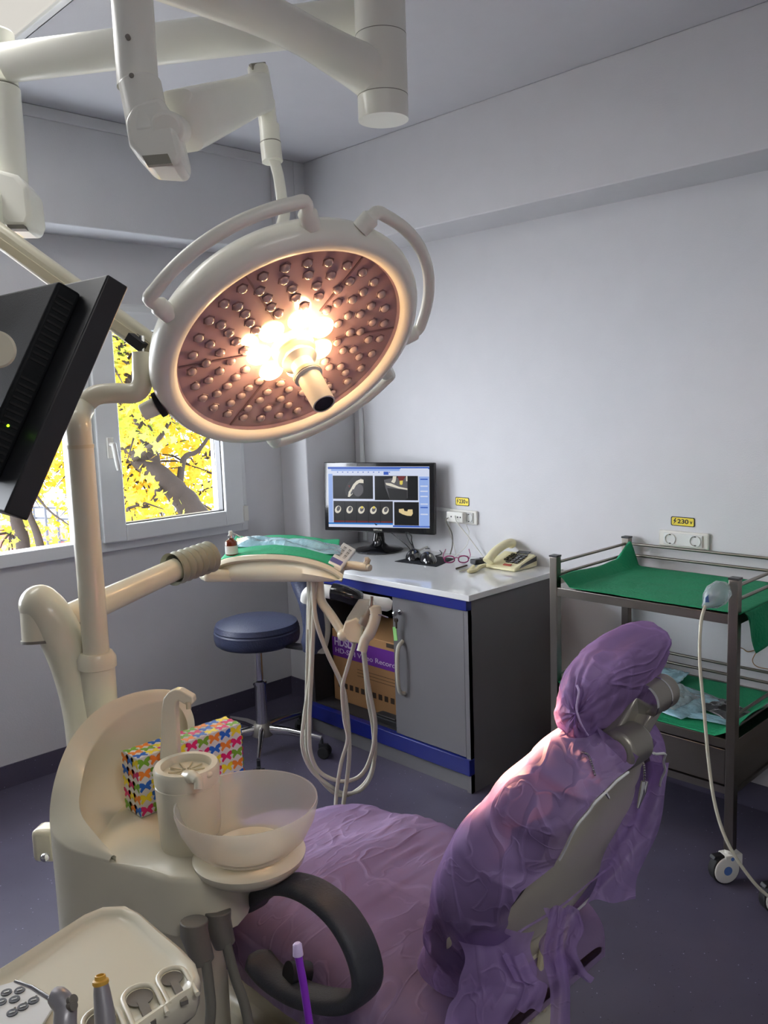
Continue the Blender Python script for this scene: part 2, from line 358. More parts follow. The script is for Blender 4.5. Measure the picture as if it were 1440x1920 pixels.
# vertical cable trunking on the wall beside the column
cd = build(MB().box((XW - .014, 3.2, 0.8), (XW - .0005, 3.225, 2.228)), 'cable_trunking', 'pvc', bevel=0.003)
tag(cd, 'thin white vertical cable trunking on the wall behind the desk monitor', 'cable trunking')

# window: outer frame, fixed pane on one side, opening sash with handle
yf = YW - .015
def frame_ring(mb, x0, x1, z0, z1, t, ya, yb):
    tl, tr, tb, tt = t
    mb.box((x0, ya, z0), (x0 + tl, yb, z1)); mb.box((x1 - tr, ya, z0), (x1, yb, z1)); mb.box((x0 + tl, ya, z0), (x1 - tr, yb, z0 + tb)); mb.box((x0 + tl, ya, z1 - tt), (x1 - tr, yb, z1))
    return mb
win = struct(bpy.data.objects.new('window_1', None)); COL.objects.link(win); win.location = (1, YW, WZ0); WL['window_1'] = V((1, YW, WZ0))
g = frame_ring(MB(), WX0, WX1, WZ0, WZ1, (.05, .035, .055, .08), yf, YW + .07); g.box((1.56, yf, WZ0 + .055), (1.66, YW + .07, WZ1 - .08)); g.box((0.40, yf, WZ0 + .055), (0.47, YW + .07, WZ1 - .08))
build(g, 'window_frame', 'pvc', win, bevel=0.004)
build(frame_ring(MB(), 1.665, 2.398, .945, 1.93, (.107, .107, .072, .075), yf - .022, YW + .04), 'window_sash', 'pvc', win, bevel=0.006)
build(frame_ring(MB(), 1.771, 2.292, 1.016, 1.856, (.006, .006, .006, .006), yf - .004, YW + .02), 'seal', 'black_plastic', win)
h = build(MB().box((1.705, yf - .034, 1.31), (1.735, yf - .022, 1.40)).cyl((1.72, yf - .034, 1.37), (1.72, yf - .06, 1.37), .01), 'window_handle', 'white_plastic', win, bevel=0.003)
build(MB().tube(smoothpath([(1.72, yf - .058, 1.375), (1.724, yf - .062, 1.33), (1.735, yf - .06, 1.26)], 6), [.011] * 12 + [.009], 12), 'lever', 'white_plastic', h)
build(MB().box((2.39, yf - .03, .955), (2.415, yf, 1.03)), 'hinge', 'white_plastic', win, bevel=0.003)
for nm, a, b, z0, z1 in (('glass', 1.773, 2.29, 1.018, 1.855), ('glass', .47, 1.56, .96, 1.885), ('glass', -.45, .40, .96, 1.885)):
    build(MB().poly([(a, YW + .012, z0), (b, YW + .012, z0), (b, YW + .012, z1), (a, YW + .012, z1)]), nm, 'glasspane', win)
struct(build(MB().box((WX0 - .02, YW + .07, WZ0 - .03), (WX1 + .02, YW + .33, WZ0 + .01)), 'trim_6', 'pvc'))
struct(build(MB().box((WX1 - .02, YW + .072, WZ0), (WX1 + .06, YW + .251, WZ1)), 'trim_7', 'building_white'))

# ceiling lamp panels (one just peeks into the picture, the rear one is added as fill)
for k, (x0, y0) in enumerate(((-0.1, 2.15), (-.3, -.9))):
    t = thing('ceiling_light', ('flat white ceiling light whose corner shows above the lamp arms', 'unseen flat white ceiling light added behind the camera as fill')[k], 'ceiling light', (x0 + .6, y0 + .3, ZC - .06))
    build(frame_ring_z := MB().box((x0, y0, ZC - .06), (x0 + 1.22, y0 + .02, ZC - .001)).box((x0, y0 + .58, ZC - .06), (x0 + 1.22, y0 + .60, ZC - .001)).box((x0, y0 + .02, ZC - .06), (x0 + .02, y0 + .58, ZC - .001)).box((x0 + 1.2, y0 + .02, ZC - .06), (x0 + 1.22, y0 + .58, ZC - .001)), 'frame', 'pvc', t, bevel=.003)
    build(MB().box((x0 + .02, y0 + .02, ZC - .05), (x0 + 1.2, y0 + .58, ZC - .04)), 'diffuser', 'diffuser', t)
    lamp('ceiling_fill', 'AREA', (x0 + .61, y0 + .3, ZC - .065), CEIL_W * (1, 1.35)[k], (1, 1, .98), (0, 0, -1), shape='RECTANGLE', size=1.1, size_y=.5)  # area fill added under each panel, though the visible one is hardly lit

# ------------------------------------------------------------------ outside the window
def leafcloud(mb, n, cfn, size, mt):
    for _ in range(n):
        c, s = cfn(), size * random.uniform(.6, 1.3)
        a = V((random.gauss(0, 1), random.gauss(0, 1), random.gauss(0, 1))).normalized(); b = a.orthogonal().normalized(); q = a.cross(b)
        pts = [(0, -1), (.35, -.35), (.95, -.3), (.5, .2), (.45, .8), (0, .45), (-.5, .85), (-.5, .2), (-.95, -.25), (-.35, -.35)]
        mb.poly([c + s * (x * b + y * q) for x, y in pts], mt)
def branch(mb, pts, r0, r1, k=6):
    pp = smoothpath(pts, k); n = len(pp)
    pp = [p + V((random.uniform(-1, 1), random.uniform(-1, 1), random.uniform(-1, 1))) * r0 * .07 for p in pp]
    mb.tube(pp, [r0 + (r1 - r0) * i / (n - 1) for i in range(n)], 10); return pp
GZ = -3.5
struct(build(MB().box((-15, YW + 1.5, GZ - .1), (40, 60, GZ)), 'ground', 'asphalt'))
def tree(label, branches, clusters, nleaf, size, base, mleaf='leaf_yellow'):
    t = thing('maple_tree', label, 'tree', base, 'trees outside the window'); mb = MB()
    for b in branches: branch(mb, *b)
    for p, rr in clusters:
        for _ in range(5):
            e = p + V((random.uniform(-1, 1), random.uniform(-1, 1), random.uniform(-1, .6))) * rr
            mb.tube([p, (p + e) / 2 + V((0, 0, .05)), e], [.014, .009, .004], 5)
    build(mb, 'trunk', 'bark', t)
    mb = MB()
    for i, (p, rr) in enumerate(clusters):
        leafcloud(mb, nleaf, lambda: p + V((random.gauss(0, .5), random.gauss(0, .5), random.gauss(0, .42))) * rr, size, mleaf if i % 9 else 'leaf_green')
    f = build(mb, 'foliage', None, t, smooth=False, weld=False)
D1 = 7.5
b1 = [([P(480, 1130, D1), P(372, 975, D1), P(335, 925, D1), P(292, 885, D1), P(250, 855, D1 + .2), P(205, 838, D1 + .4), P(60, 800, D1 + .6)], .13, .05),
      ([P(292, 885, D1), P(285, 850, D1), P(262, 800, D1 - .3), P(240, 700, D1 - .5), P(215, 610, D1 - .5)], .06, .02),
      ([P(335, 925, D1), P(345, 860, D1 + .2), P(372, 845, D1 + .4), P(405, 800, D1 + .5)], .035, .012),
      ([P(300, 900, D1), P(290, 935, D1 - .2), P(268, 950, D1 - .3), P(228, 930, D1 - .3)], .03, .01),
      ([P(250, 860, D1), P(300, 820, D1 - .6), P(330, 760, D1 - .6)], .03, .008)]
cl = []
for _ in range(64):
    x, y = random.uniform(150, 400), random.uniform(600, 1000); cl.append((P(x, y, random.uniform(6.6, 7.1) if _ % 6 == 0 else random.uniform(7.7, 9.8)), random.uniform(.25, .55)))
tree('yellow maple with a thick dark bough crossing the opening sash', b1, cl, 125, .045, V((P(480, 1130, D1).x, P(480, 1130, D1).y, GZ)))
b2 = [([P(60, 1180, 9), P(45, 1030, 9), P(25, 950, 9), P(10, 850, 9), P(40, 700, 9)], .09, .03), ([P(90, 1120, 8.6), P(72, 1010, 8.6), P(55, 960, 8.6), P(70, 900, 8.8)], .05, .02),
      ([P(45, 900, 9), P(90, 955, 8.4), P(130, 985, 8.2)], .018, .006)]
cl = []
for _ in range(42):
    x, y = random.uniform(-120, 165), random.uniform(640, 930 if random.random() < .85 else 1010); cl.append((P(x, y, random.uniform(8, 10.5)), random.uniform(.3, .6)))
tree('yellow maple behind the fixed pane, above the red roof', b2, cl, 110, .045, V((P(60, 1180, 9).x, P(60, 1180, 9).y, GZ)))
# white building, roof and fence beyond
def bld(name, label, c, hw, hd, z1, m, rot, cat='building'):
    t = thing(name, label, cat, (c.x, c.y, GZ)); a = V((cos(rot), sin(rot), 0)); b = V((-sin(rot), cos(rot), 0))
    build(MB().obox(V((c.x, c.y, (GZ + z1) / 2)), a * hw, b * hd, V((0, 0, (z1 - GZ) / 2))), 'wall', m, t)
    for i in range(-2, 3):
        for z in (z1 - 1.6, z1 - 4.4):
            if z > GZ + 1: build(MB().obox(V((c.x, c.y, z)) + a * i * hw / 2.7 - b * (hd + .01), a * .45, b * .03, V((0, 0, .65))), 'window', 'dark_glass', t)
    return t
bld('apartment_house', 'pale white building seen behind the yellow trees', P(180, 800, 28), 9, 3, 5.5, 'building_white', .1)
rb = P(-30, 1035, 14)
t = thing('low_house', 'low house with a red roof below the fixed pane', 'house', (rb.x, rb.y, GZ))
a = (P(100, 1040, 15) - P(-90, 985, 13)); a.z = 0; a.normalize(); b = V((-a.y, a.x, 0))
zt = P(0, 1000, 14).z
build(MB().obox(V((rb.x, rb.y, (GZ + zt - .3) / 2)) - a * .4, a * 1.6, b * 1.2, V((0, 0, (zt - .3 - GZ) / 2))), 'wall', 'building_beige', t)
build(MB().prism([V((rb.x, rb.y, zt - .3)) - a * 2.2 - b * 1.4, V((rb.x, rb.y, zt - .3)) + a * 1.4 - b * 1.4, V((rb.x, rb.y, zt - .3)) + a * 1.2 - b * .0 + V((0, 0, .1)), V((rb.x, rb.y, zt + .25)) - a * 2.0 + b * .1], V((0, 0, .18))), 'roof', 'red_tiles', t)
t = thing('iron_fence', 'dark iron fence with thin bars in front of the pale building', 'fence', (P(110, 1000, 12).x, P(110, 1000, 12).y, GZ))
for z in (955, 975, 1015): build(MB().bar(P(20, z - 6, 12), P(420, z + 12, 12.5), .03, .03), 'rail', 'fence_iron', t)
for i in range(16):
    p = P(62 + 22 * i, 950, 12); build(MB().box((p.x - .015, p.y - .015, GZ), (p.x + .015, p.y + .015, p.z)), 'bar', 'fence_iron', t)

#@@OBJECTS
# ------------------------------------------------------------------ desk
DX, DY0, DY1 = 2.393, 2.03, 3.0
desk = thing('desk_cabinet', 'grey desk cabinet with blue strips, one door and an open bay', 'cabinet', (2.69, 2.5, 0))
c = MB().box((DX + .02, DY0, 0.0), (XW - .008, DY0 + .02, .765)).box((DX + .02, DY1 - .02, 0), (XW - .008, DY1, .765)).box((DX + .02, DY0 + .02, .12), (XW - .008, DY1 - .02, .14)).box((XW - .02, DY0 + .02, .14), (XW - .008, DY1 - .02, .765)).box((DX + .02, 2.425, .14), (XW - .02, 2.443, .765))
build(c, 'body', 'dark_laminate', desk)
build(MB().box((DX, DY0 - .002, 0), (XW - .008, DY0 - .0005, .765)).box((DX, DY0 - .002, 0), (DX + .02, DY0 + .02, .765)), 'side_panel', 'grey_laminate', desk)
build(MB().box((DX + .012, DY0 + .021, 0), (DX + .0195, DY1, .074)), 'plinth', 'grey_laminate', desk)
build(MB().box((DX - .012, DY0 - .004, .725), (DX + .019, DY1 + .2, .767)), 'top_strip', 'navy', desk, bevel=.002)
build(MB().box((DX - .012, DY0 - .004, .074), (DX + .019, DY1, .138)), 'bottom_strip', 'navy', desk, bevel=.002)
door = build(MB().box((DX, DY0 + .021, .141), (DX + .0195, 2.431, .722)), 'door', 'grey_laminate', desk, bevel=.0015)
build(MB().tube(smoothpath([(DX, 2.376, .545), (DX - .03, 2.376, .52), (DX - .038, 2.376, .435), (DX - .03, 2.376, .345), (DX, 2.376, .322)], 6), .0085, 12), 'door_handle', 'hose_grey', door)
build(MB().cyl((DX + .002, 2.385, .664), (DX - .008, 2.385, .664), .011), 'lock', 'chrome', door, bevel=.001)
t = thing('key_ring', 'bunch of small keys with a pale green tag hanging in the cabinet lock', 'keys', (DX - .01, 2.388, .58))
build(MB().box((DX - .032, 2.3835, .658), (DX - .008, 2.3865, .67)).cyl((DX - .034, 2.382, .664), (DX - .034, 2.388, .664), .011), 'key', 'chrome', t)
build(MB().tube(smoothpath([(DX - .034, 2.385, .656), (DX - .03, 2.395, .643), (DX - .028, 2.385, .63), (DX - .034, 2.376, .643)], 5, True) + [V((DX - .034, 2.385, .656))], .0015, 6), 'ring', 'chrome', t)
build(MB().box((DX - .031, 2.38, .603), (DX - .027, 2.386, .634)).cyl((DX - .032, 2.383, .637), (DX - .026, 2.383, .637), .009).box((DX - .026, 2.386, .61), (DX - .022, 2.391, .635)), 'key', 'dark_print', t)
build(MB().obox((DX - .026, 2.394, .578), (.0015, 0, 0), (0, .01, -.002), (0, .003, .028)), 'tag', 'key_green', t, bevel=.001)
top = tag(build(MB().box((DX - .02, DY0 - .025, .767), (XW - .001, 3.24, .79)), 'worktop', 'white_top', bevel=.002), 'glossy white worktop lying on the grey desk cabinet', 'worktop')

# cardboard box in the open bay
bx0, bx1, by0, by1, bz0, bz1 = 2.5, 2.8, 2.47, 2.945, .142, .51
bz0 = .1405
t = thing('cardboard_box', 'brown cardboard recorder box with a purple band inside the open desk bay', 'box', ((bx0 + bx1) / 2, (by0 + by1) / 2, bz0))
build(MB().box((bx0, by0, bz0), (bx1, by1, bz1 - .03)), 'carton', 'cardboard', t, bevel=.003)
build(MB().box((bx0 - .0012, by0, .352), (bx0 - .0002, by1, .442)), 'printed_band', 'purple_print', t)
FY = (0, -1, 0)
text('HDSDI', 'lettering', .05, 'light_print', (bx0 - .0016, 2.86, .42), FY, (0, 0, 1), t, width=.135, bold=.001)
text('HD-SDI Video Recorder', 'lettering', .032, 'light_print', (bx0 - .0016, 2.71, .38), FY, (0, 0, 1), t, width=.43)
for k in range(10):
    y = 2.9 - k * .038; build(MB().box((bx0 - .0012, y - .011, .205), (bx0 - .0002, y + .011, .23)), 'printed_icon', 'dark_print', t)
build(MB().box((bx0 - .0012, 2.52, .455), (bx0 - .0002, 2.585, .474)), 'printed_icon', 'dark_print', t)
for z in (.285, .30, .315): build(MB().box((bx0 - .0010, 2.52, z), (bx0 - .0002, 2.78, z + .0015)), 'printed_line', 'dark_print', t)
tag(build(MB().box((2.43, 2.46, .1405), (2.49, 2.62, .163)).box((2.435, 2.48, .163), (2.48, 2.6, .172)), 'black_case', 'rubber', bevel=.004), 'flat black case lying in front of the cardboard box', 'case')

# ------------------------------------------------------------------ desk monitor
mc, mn, mr, mu = V((2.8196, 2.9411, 1.0557)), V((-.9463, -.3191, .05205)).normalized(), V((.3195, -.9476, 0)).normalized(), V((.0493, .0166, .9986)).normalized()
MW, MH = .298, .169
base_c = V((2.845, 2.97, .79))
mon = thing('desk_monitor', 'black flat monitor showing jaw scans, standing on the white worktop', 'monitor', base_c)
def mp(a, b, d=0): return mc + mr * a + mu * b + mn * d
bz = MB().obox(mp(0, 0, -.012), mr * MW, mu * MH, mn * .012)
build(bz, 'casing', 'gloss_black', mon, bevel=.004)
build(MB().obox(mp(0, -.01, -.034), mr * .2, mu * .11, mn * .01), 'rear_cover', 'black_plastic', mon, bevel=.006)
SW0, SW1, SH0, SH1 = -.275, .273, -.138, .148
emis('scr_black', (8, 8, 10), .2); emis('scr_blue', (150, 178, 236), 1.0); emis('scr_deep', (50, 92, 190), 1.0); emis('scr_light', (214, 222, 244), 1.0)
emis('scr_grey', (92, 90, 94), .9); emis('scr_dgrey', (44, 44, 46), .8); emis('scr_bone', (222, 216, 200), 1.0); emis('scr_yel', (226, 206, 90), 1.0); emis('scr_ivory', (226, 204, 150), 1.0); emis('scr_task', (40, 120, 200), 1.0); emis('scr_red', (120, 40, 40), .8)
sc = MB()
def uv(x, y, lay):
    u = (x - 130) / 1153; y0 = 128 + 7 * u; v = (y - y0) / (690 + 25 * u)
    return mp(SW0 + (SW1 - SW0) * u, SH1 - (SH1 - SH0) * v, .0006 + .00025 * lay)
def rect(x0, y0, x1, y1, m, lay): sc.poly([uv(x0, y0, lay), uv(x1, y0, lay), uv(x1, y1, lay), uv(x0, y1, lay)], m)
def pg(pts, m, lay): sc.poly([uv(x, y, lay) for x, y in pts], m)
def ell(cx, cy, rx, ry, m, lay, a=0): pg([(cx + rx * cos(t) * cos(a) - ry * sin(t) * sin(a), cy + rx * cos(t) * sin(a) + ry * sin(t) * cos(a)) for t in [2 * pi * k / 20 for k in range(20)]], m, lay)
rect(130, 128, 1283, 850, 'scr_light', 0); rect(130, 133, 1283, 158, 'scr_deep', 1); rect(170, 158, 960, 182, 'scr_blue', 1); rect(970, 150, 1270, 170, 'scr_light', 2)
rect(780, 188, 836, 226, 'scr_deep', 1); rect(135, 215, 185, 790, 'scr_blue', 1); rect(1172, 245, 1280, 830, 'scr_blue', 1)
rect(188, 236, 658, 512, 'scr_black', 1); rect(678, 238, 1160, 524, 'scr_black', 1); rect(192, 538, 880, 800, 'scr_dgrey', 1); rect(895, 545, 1168, 820, 'scr_black', 1)
rect(130, 795, 880, 816, 'scr_task', 1); rect(880, 822, 1283, 842, 'scr_deep', 1)
pg([(430, 250), (500, 244), (550, 285), (550, 440), (490, 500), (400, 505), (340, 465), (332, 400), (370, 320)], 'scr_dgrey', 2)
pg([(520, 275), (550, 285), (550, 325), (500, 322), (462, 350), (438, 395), (425, 450), (385, 490), (365, 488), (375, 430), (400, 395), (430, 340), (470, 298)], 'scr_bone', 3)
pg([(425, 395), (440, 400), (430, 440), (400, 465), (398, 440)], 'scr_grey', 4); ell(490, 410, 55, 75, 'scr_grey', 2.5, .3); pg([(372, 350), (392, 350), (385, 385)], 'scr_red', 3)
pg([(785, 285), (870, 265), (1045, 250), (1045, 500), (1010, 522), (850, 522), (800, 380)], 'scr_grey', 2); pg([(820, 380), (1040, 405), (1040, 505), (1000, 524), (850, 524)], 'scr_dgrey', 3)
pg([(800, 320), (860, 325), (950, 365), (1045, 385), (1045, 402), (940, 385), (810, 345)], 'scr_bone', 3); pg([(885, 242), (925, 242), (915, 300), (900, 325), (865, 310), (880, 280)], 'scr_bone', 4)
pg([(935, 240), (1025, 240), (1000, 290), (955, 300)], 'scr_red', 3); pg([(960, 295), (995, 292), (992, 335), (978, 345), (960, 335)], 'scr_yel', 4); rect(1030, 240, 1045, 300, 'scr_bone', 3)
for k in range(5):
    cx = 245 + k * 138; ell(cx, 640 + k * 2, 36, 46, 'scr_bone', 2, .4); ell(cx + 6, 630 + k * 2, 20, 30, 'scr_grey', 3, .4); rect(cx + 78, 545, cx + 84, 795, 'scr_black', 2); rect(cx - 52, 775, cx + 78, 792, 'scr_red', 2)
    if k in (2, 3): ell(cx + 8, 612, 14, 16, 'scr_yel', 4)
pg([(948, 628), (1000, 622), (1010, 650), (1040, 655), (1050, 632), (1098, 630), (1102, 680), (1085, 708), (1040, 706), (990, 690), (948, 665)], 'scr_ivory', 2)
for y in (270, 350, 410, 470, 560, 600, 680): rect(1185, y, 1265, y + 14, 'scr_light' if y % 3 else 'scr_deep', 2)
for x in range(240, 900, 60): rect(x, 190, x + 14, 200, 'scr_deep', 1.5)
build(sc, 'screen', None, mon, smooth=False, weld=False)
text('SAMSUNG', 'lettering', .012, 'hose_grey', mp(0.0, -.157, .0006), mr, mu, mon, width=.045)
bm_ = MB().lathe(base_c, (0, 0, 1), [(.0, .0), (.118, 0), (.12, .006), (.11, .012), (.05, .022), (.03, .04), (.024, .07), (.024, .075), (0, .075)], 40)
build(bm_, 'stand_foot', 'gloss_black', mon)
build(MB().tube(smoothpath([base_c + V((0, 0, .05)), base_c + V((.004, 0, .1)), mp(0, -.12, -.03)], 6), [.027 + .01 * abs(i - 6) / 6 for i in range(13)], 20, flat=.6), 'stand_neck', 'gloss_black', mon)

def cable(name, label, cat, pts, r, m, group=None, k=8, **kw):
    return tag(build(MB().tube(smoothpath(pts, k), r, 8), name, m, **kw), label, cat, group)
Zt = .7925
cable('power_cable', 'black cable drooping from behind the desk monitor to the worktop', 'cable', [mp(.1, -.14, -.04), P(770, 1003, 4.02), P(772, 1015, 4.0), On(2, Zt + .001, 780, 1036), On(2, Zt, 790, 1030)], .0028, 'rubber')
cable('power_cable', 'pair-twisted black cable hanging behind the two mice', 'cable', [mp(.12, -.14, -.04), P(765, 1010, 4.0), P(772, 1022, 3.95), On(2, Zt, 776, 1034), On(2, Zt, 790, 1030)], .0028, 'rubber')
cable('power_cable', 'thin black cable running from the monitor foot to the mice', 'cable', [mp(.02, -.15, -.04), P(745, 1008, 4.05), P(762, 1022, 3.95), On(2, Zt, 772, 1034)], .002, 'rubber')
cable('white_cable', 'thick white cable looping on the worktop behind the mice', 'cable', [On(2, Zt + .004, 780, 1036), On(2, Zt + .012, 796, 1027), On(2, Zt + .014, 815, 1024), On(2, Zt + .01, 832, 1030), On(2, Zt + .004, 836, 1034)], .005, 'white_plastic')
cable('mouse_cable', 'thin black mouse cable curling on the worktop', 'cable', [On(2, Zt + .004, 812, 1043), On(2, Zt, 822, 1041), On(2, Zt, 828, 1038), On(2, Zt + .004, 824, 1032), On(2, Zt + .006, 812, 1029), On(2, Zt + .006, 797, 1029)], .002, 'rubber')
pd = MB().prism([On(2, .7905, 740, 1053), On(2, .7905, 818, 1063), On(2, .7905, 853, 1048), On(2, .7905, 795, 1040)], (0, 0, .002))
tag(build(pd, 'mouse_pad', 'dark_shell'), 'dark grey mouse pad under the two black mice', 'mouse pad')
for k, (px, py, lb) in enumerate(((776, 1047, 'black mouse on the pad, the one nearer the monitor'), (803, 1053, 'glossy black mouse on the pad, the one nearer the glasses'))):
    c0 = On(2, .793, px, py); t = thing('computer_mouse', lb, 'mouse', c0, 'mice on the pad'); ax = V((-.5, -.85, 0)).normalized() if k else V((-.8, -.6, 0)).normalized(); ay = V((-ax.y, ax.x, 0))
    build(MB().grid(lambda u, v: c0 + ax * .062 * cos(2 * pi * u) * sin(pi / 2 * v) + ay * .038 * sin(2 * pi * u) * sin(pi / 2 * v) + V((0, 0, .042 * cos(pi / 2 * v) * (1 - .25 * cos(2 * pi * u) * sin(pi / 2 * v)))), 28, 10, cu=True), 'shell', 'gloss_black', t)
    build(MB().cyl(c0 + ax * .03 - ay * .003 + V((0, 0, .030)), c0 + ax * .03 + ay * .003 + V((0, 0, .030)), .008), 'scroll_wheel', 'hose_grey', t)
# glasses
sgnp = lambda v: math.copysign(abs(v) ** .7, v)
g0 = On(2, .791, 856, 1056); gl = thing('eyeglasses', 'magenta rimmed glasses lying on the worktop beside the mouse pad', 'glasses', g0)
gr = V((.62, -.78, 0)).normalized(); gb = V((.78, .62, 0)).normalized()
for s in (-1, 1):
    cc = g0 + gr * .031 * s + V((0, 0, .018))
    ring = [cc + gr * .022 * cos(t) + V((0, 0, .015 * sgnp(sin(t)))) + gb * .002 * cos(t) for t in [2 * pi * k / 20 for k in range(21)]]
    build(MB().tube(ring, .0028, 8), 'rim', 'magenta_frame', gl)
    build(MB().poly([c_ for c_ in ring[:-1]]), 'lens', 'glasspane', gl)
    build(MB().tube([cc + gr * .026 * s + V((0, 0, .004)), cc + gr * .03 * s + gb * .05 + V((0, 0, .01)), cc + gr * .022 * s + gb * .11 + V((0, 0, .025))], .0022, 8), 'temple', 'magenta_frame', gl)
build(MB().tube([g0 + gr * -.011 + V((0, 0, .022)), g0 + V((0, 0, .026)), g0 + gr * .011 + V((0, 0, .022))], .002, 8), 'bridge', 'magenta_frame', gl)
a, b = On(2, .791, 855, 1068), On(2, .791, 868, 1064)
tag(build(MB().bar(a + V((0, 0, .004)), a + (b - a) * 1.6 + V((0, 0, .004)), .007, .007), 'pen', 'dark_print', bevel=.002), 'dark pen on the worktop next to the glasses', 'pen', 'pens on the worktop')
a, b = On(2, .791, 861, 1073), On(2, .791, 878, 1068)
tag(build(MB().bar(a + V((0, 0, .004)), a + (b - a) * 1.5 + V((0, 0, .004)), .007, .007), 'pen', 'hose_grey', bevel=.002), 'silver pen on the worktop next to the phone cord', 'pen', 'pens on the worktop')
a, b = On(2, .803, 886, 1054), On(2, .803, 935, 1046)
t = thing('handheld_receiver', 'black cordless remote lying behind the telephone handset', 'remote control', (a + b) / 2 - V((0, 0, .012)))
build(MB().bar(a, b, .042, .022), 'casing', 'black_plastic', t, bevel=.006)
for k in range(4): p = a + (b - a) * (.3 + .15 * k) + V((0, 0, .012)); build(MB().cyl(p, p + V((0, 0, .002)), .005, n=12), 'button', 'dark_shell', t)

# telephone
px0, px1, py0, py1 = 2.812, 2.972, 2.125, 2.285
ph = thing('desk_telephone', 'cream corded desk telephone at the corner of the worktop', 'telephone', (2.89, 2.2, .79))
def hz(x): return .792 + .018 + .045 * (x - px0) / (px1 - px0)
prof = [(px0, .791), (px1, .791), (px1 + .004, .83), (px1 - .02, hz(px1 - .02) - .004), (px0 + .01, hz(px0) - .002), (px0 - .004, .80)]
build(MB().prism([V((x, py0, z)) for x, z in prof], (0, py1 - py0, 0)), 'base', 'phone', ph, bevel=.006)
build(MB().prism([V((x, py0 - .0015, z)) for x, z in [(px0 + .03, .80), (px1 - .005, .815), (px1 - .005, .836), (px0 + .1, .824), (px0 + .05, .812)]], (0, .003, 0)), 'side_vent', 'gloss_black', ph, bevel=.001)
kd = V((px1 - px0, 0, .045)).normalized(); kn = V((-kd.z, 0, kd.x))
def kp(a, y, d=.0): return V((px0 + a * kd.x, y, hz(px0) - .001 + a * kd.z)) + kn * d
for r in range(5):
    for q in range(4 if r else 3):
        y = 2.145 + q * .022; build(MB().obox(kp(.046 + r * .017, y + .004, .001), kd * .0062, V((0, .0085, 0)), kn * .003), 'key_button', 'gloss_black', ph, bevel=.001, seg=1)
build(MB().obox(kp(.018, 2.175, .001), kd * .006, V((0, .02, 0)), kn * .0012), 'label', 'red_label', ph)
build(MB().obox(kp(.143, 2.18, .001), kd * .011, V((0, .03, 0)), kn * .0015), 'display', 'dark_glass', ph)
hp = [kp(-.006, 2.258, .016), kp(.012, 2.258, .026), kp(.055, 2.258, .037), kp(.11, 2.258, .039), kp(.155, 2.258, .032), kp(.172, 2.258, .020)]
hs = build(MB().tube(smoothpath(hp, 6), [.021, .022, .0215, .021, .020, .019] * 1 + [.018] * 19 + [.019, .02, .021, .022, .022, .019], 16, flat=1.15), 'handset', 'phone', ph)
cpts = []
ca, cb, cc_ = V((2.80, 2.27, .805)), On(2, .80, 880, 1071), On(2, .80, 900, 1063)
axp = smoothpath([ca, ca + V((-.03, .01, -.004)), (ca + cb) / 2 + V((-.025, -.01, -.003)), cb, cb + V((.02, .012, 0)), On(2, .80, 888, 1062)], 12)
for i in range(len(axp) - 1):
    for j in range(6):
        q = axp[i].lerp(axp[i + 1], j / 6); td = (axp[i + 1] - axp[i]).normalized(); sd = td.cross(V((0, 0, 1))); an = (i * 6 + j) * 1.05
        cpts.append(q + sd * .0075 * cos(an) + V((0, 0, .0075 * sin(an))))
build(MB().tube(cpts, .0019, 6), 'coiled_cord', 'phone', ph)

# wall sockets
def socket(yc, zc, w, h, label, plugged):
    t = thing('wall_socket', label, 'socket', (XW, yc, zc), 'wall sockets'); x = XW
    build(MB().box((x - .012, yc - w, zc - h), (x - .0005, yc + w, zc + h)), 'surround', 'white_plastic', t, bevel=.006)
    build(MB().box((x - .017, yc - w * .78, zc - h * .72), (x - .0121, yc + w * .78, zc + h * .72)), 'plate', 'paper_white', t, bevel=.002)
    for s in (-1, 1):
        if plugged and s > 0: continue
        y = yc + s * w * .5
        f = build(MB().lathe((x - .0172, y, zc), (-1, 0, 0), [(.022, 0), (.022, .0035), (.019, .0035), (.018, -.001), (0, -.001)], 28), 'socket_insert', 'paper_white', t)
        for q in (-1, 1): build(MB().cyl((x - .0166, y + q * .009, zc), (x - .0156, y + q * .009, zc), .0035, n=12).box((x - .020, y - .003, zc + q * .0165 - .0015), (x - .0165, y + .003, zc + q * .0165 + .0015)), 'contact_hole', 'ink', f)
    return t
socket(1.471, .966, .098, .031, 'double wall socket above the steel trolley', False)
socket(2.545, .972, .085, .033, 'wall socket beside the desk monitor with adapters plugged in', True)
ad = thing('plug_adapter', 'white plug adapter in the socket beside the desk monitor', 'plug', (XW - .03, 2.56, .972))
build(MB().box((XW - .045, 2.515, .948), (XW - .0175, 2.615, .998)), 'body', 'white_plastic', ad, bevel=.006)
for y in (2.53, 2.545, 2.585): build(MB().cyl((XW - .0455, y, .975), (XW - .0448, y, .975), .004, n=12), 'contact_hole', 'ink', ad)
cable('wall_cable', 'dark grey cable dropping from the plug adapter to the worktop', 'cable', [(XW - .048, 2.6, .97), (XW - .06, 2.605, .955), (XW - .045, 2.585, .9), (XW - .035, 2.59, .84), (XW - .03, 2.61, Zt)], .003, 'socket_grey')
cable('wall_cable', 'white cable sloping down the wall from the adapter, nearest the telephone', 'cable', [(XW - .048, 2.56, .98), (XW - .06, 2.54, .955), (XW - .04, 2.5, .9), (XW - .02, 2.45, .83), (XW - .015, 2.42, Zt)], .003, 'white_plastic')
cable('wall_cable', 'thin white cable bowing down the wall below the adapter', 'cable', [(XW - .03, 2.51, .945), (XW - .02, 2.5, .9), (XW - .02, 2.52, .84), (XW - .05, 2.56, Zt)], .0018, 'white_plastic')
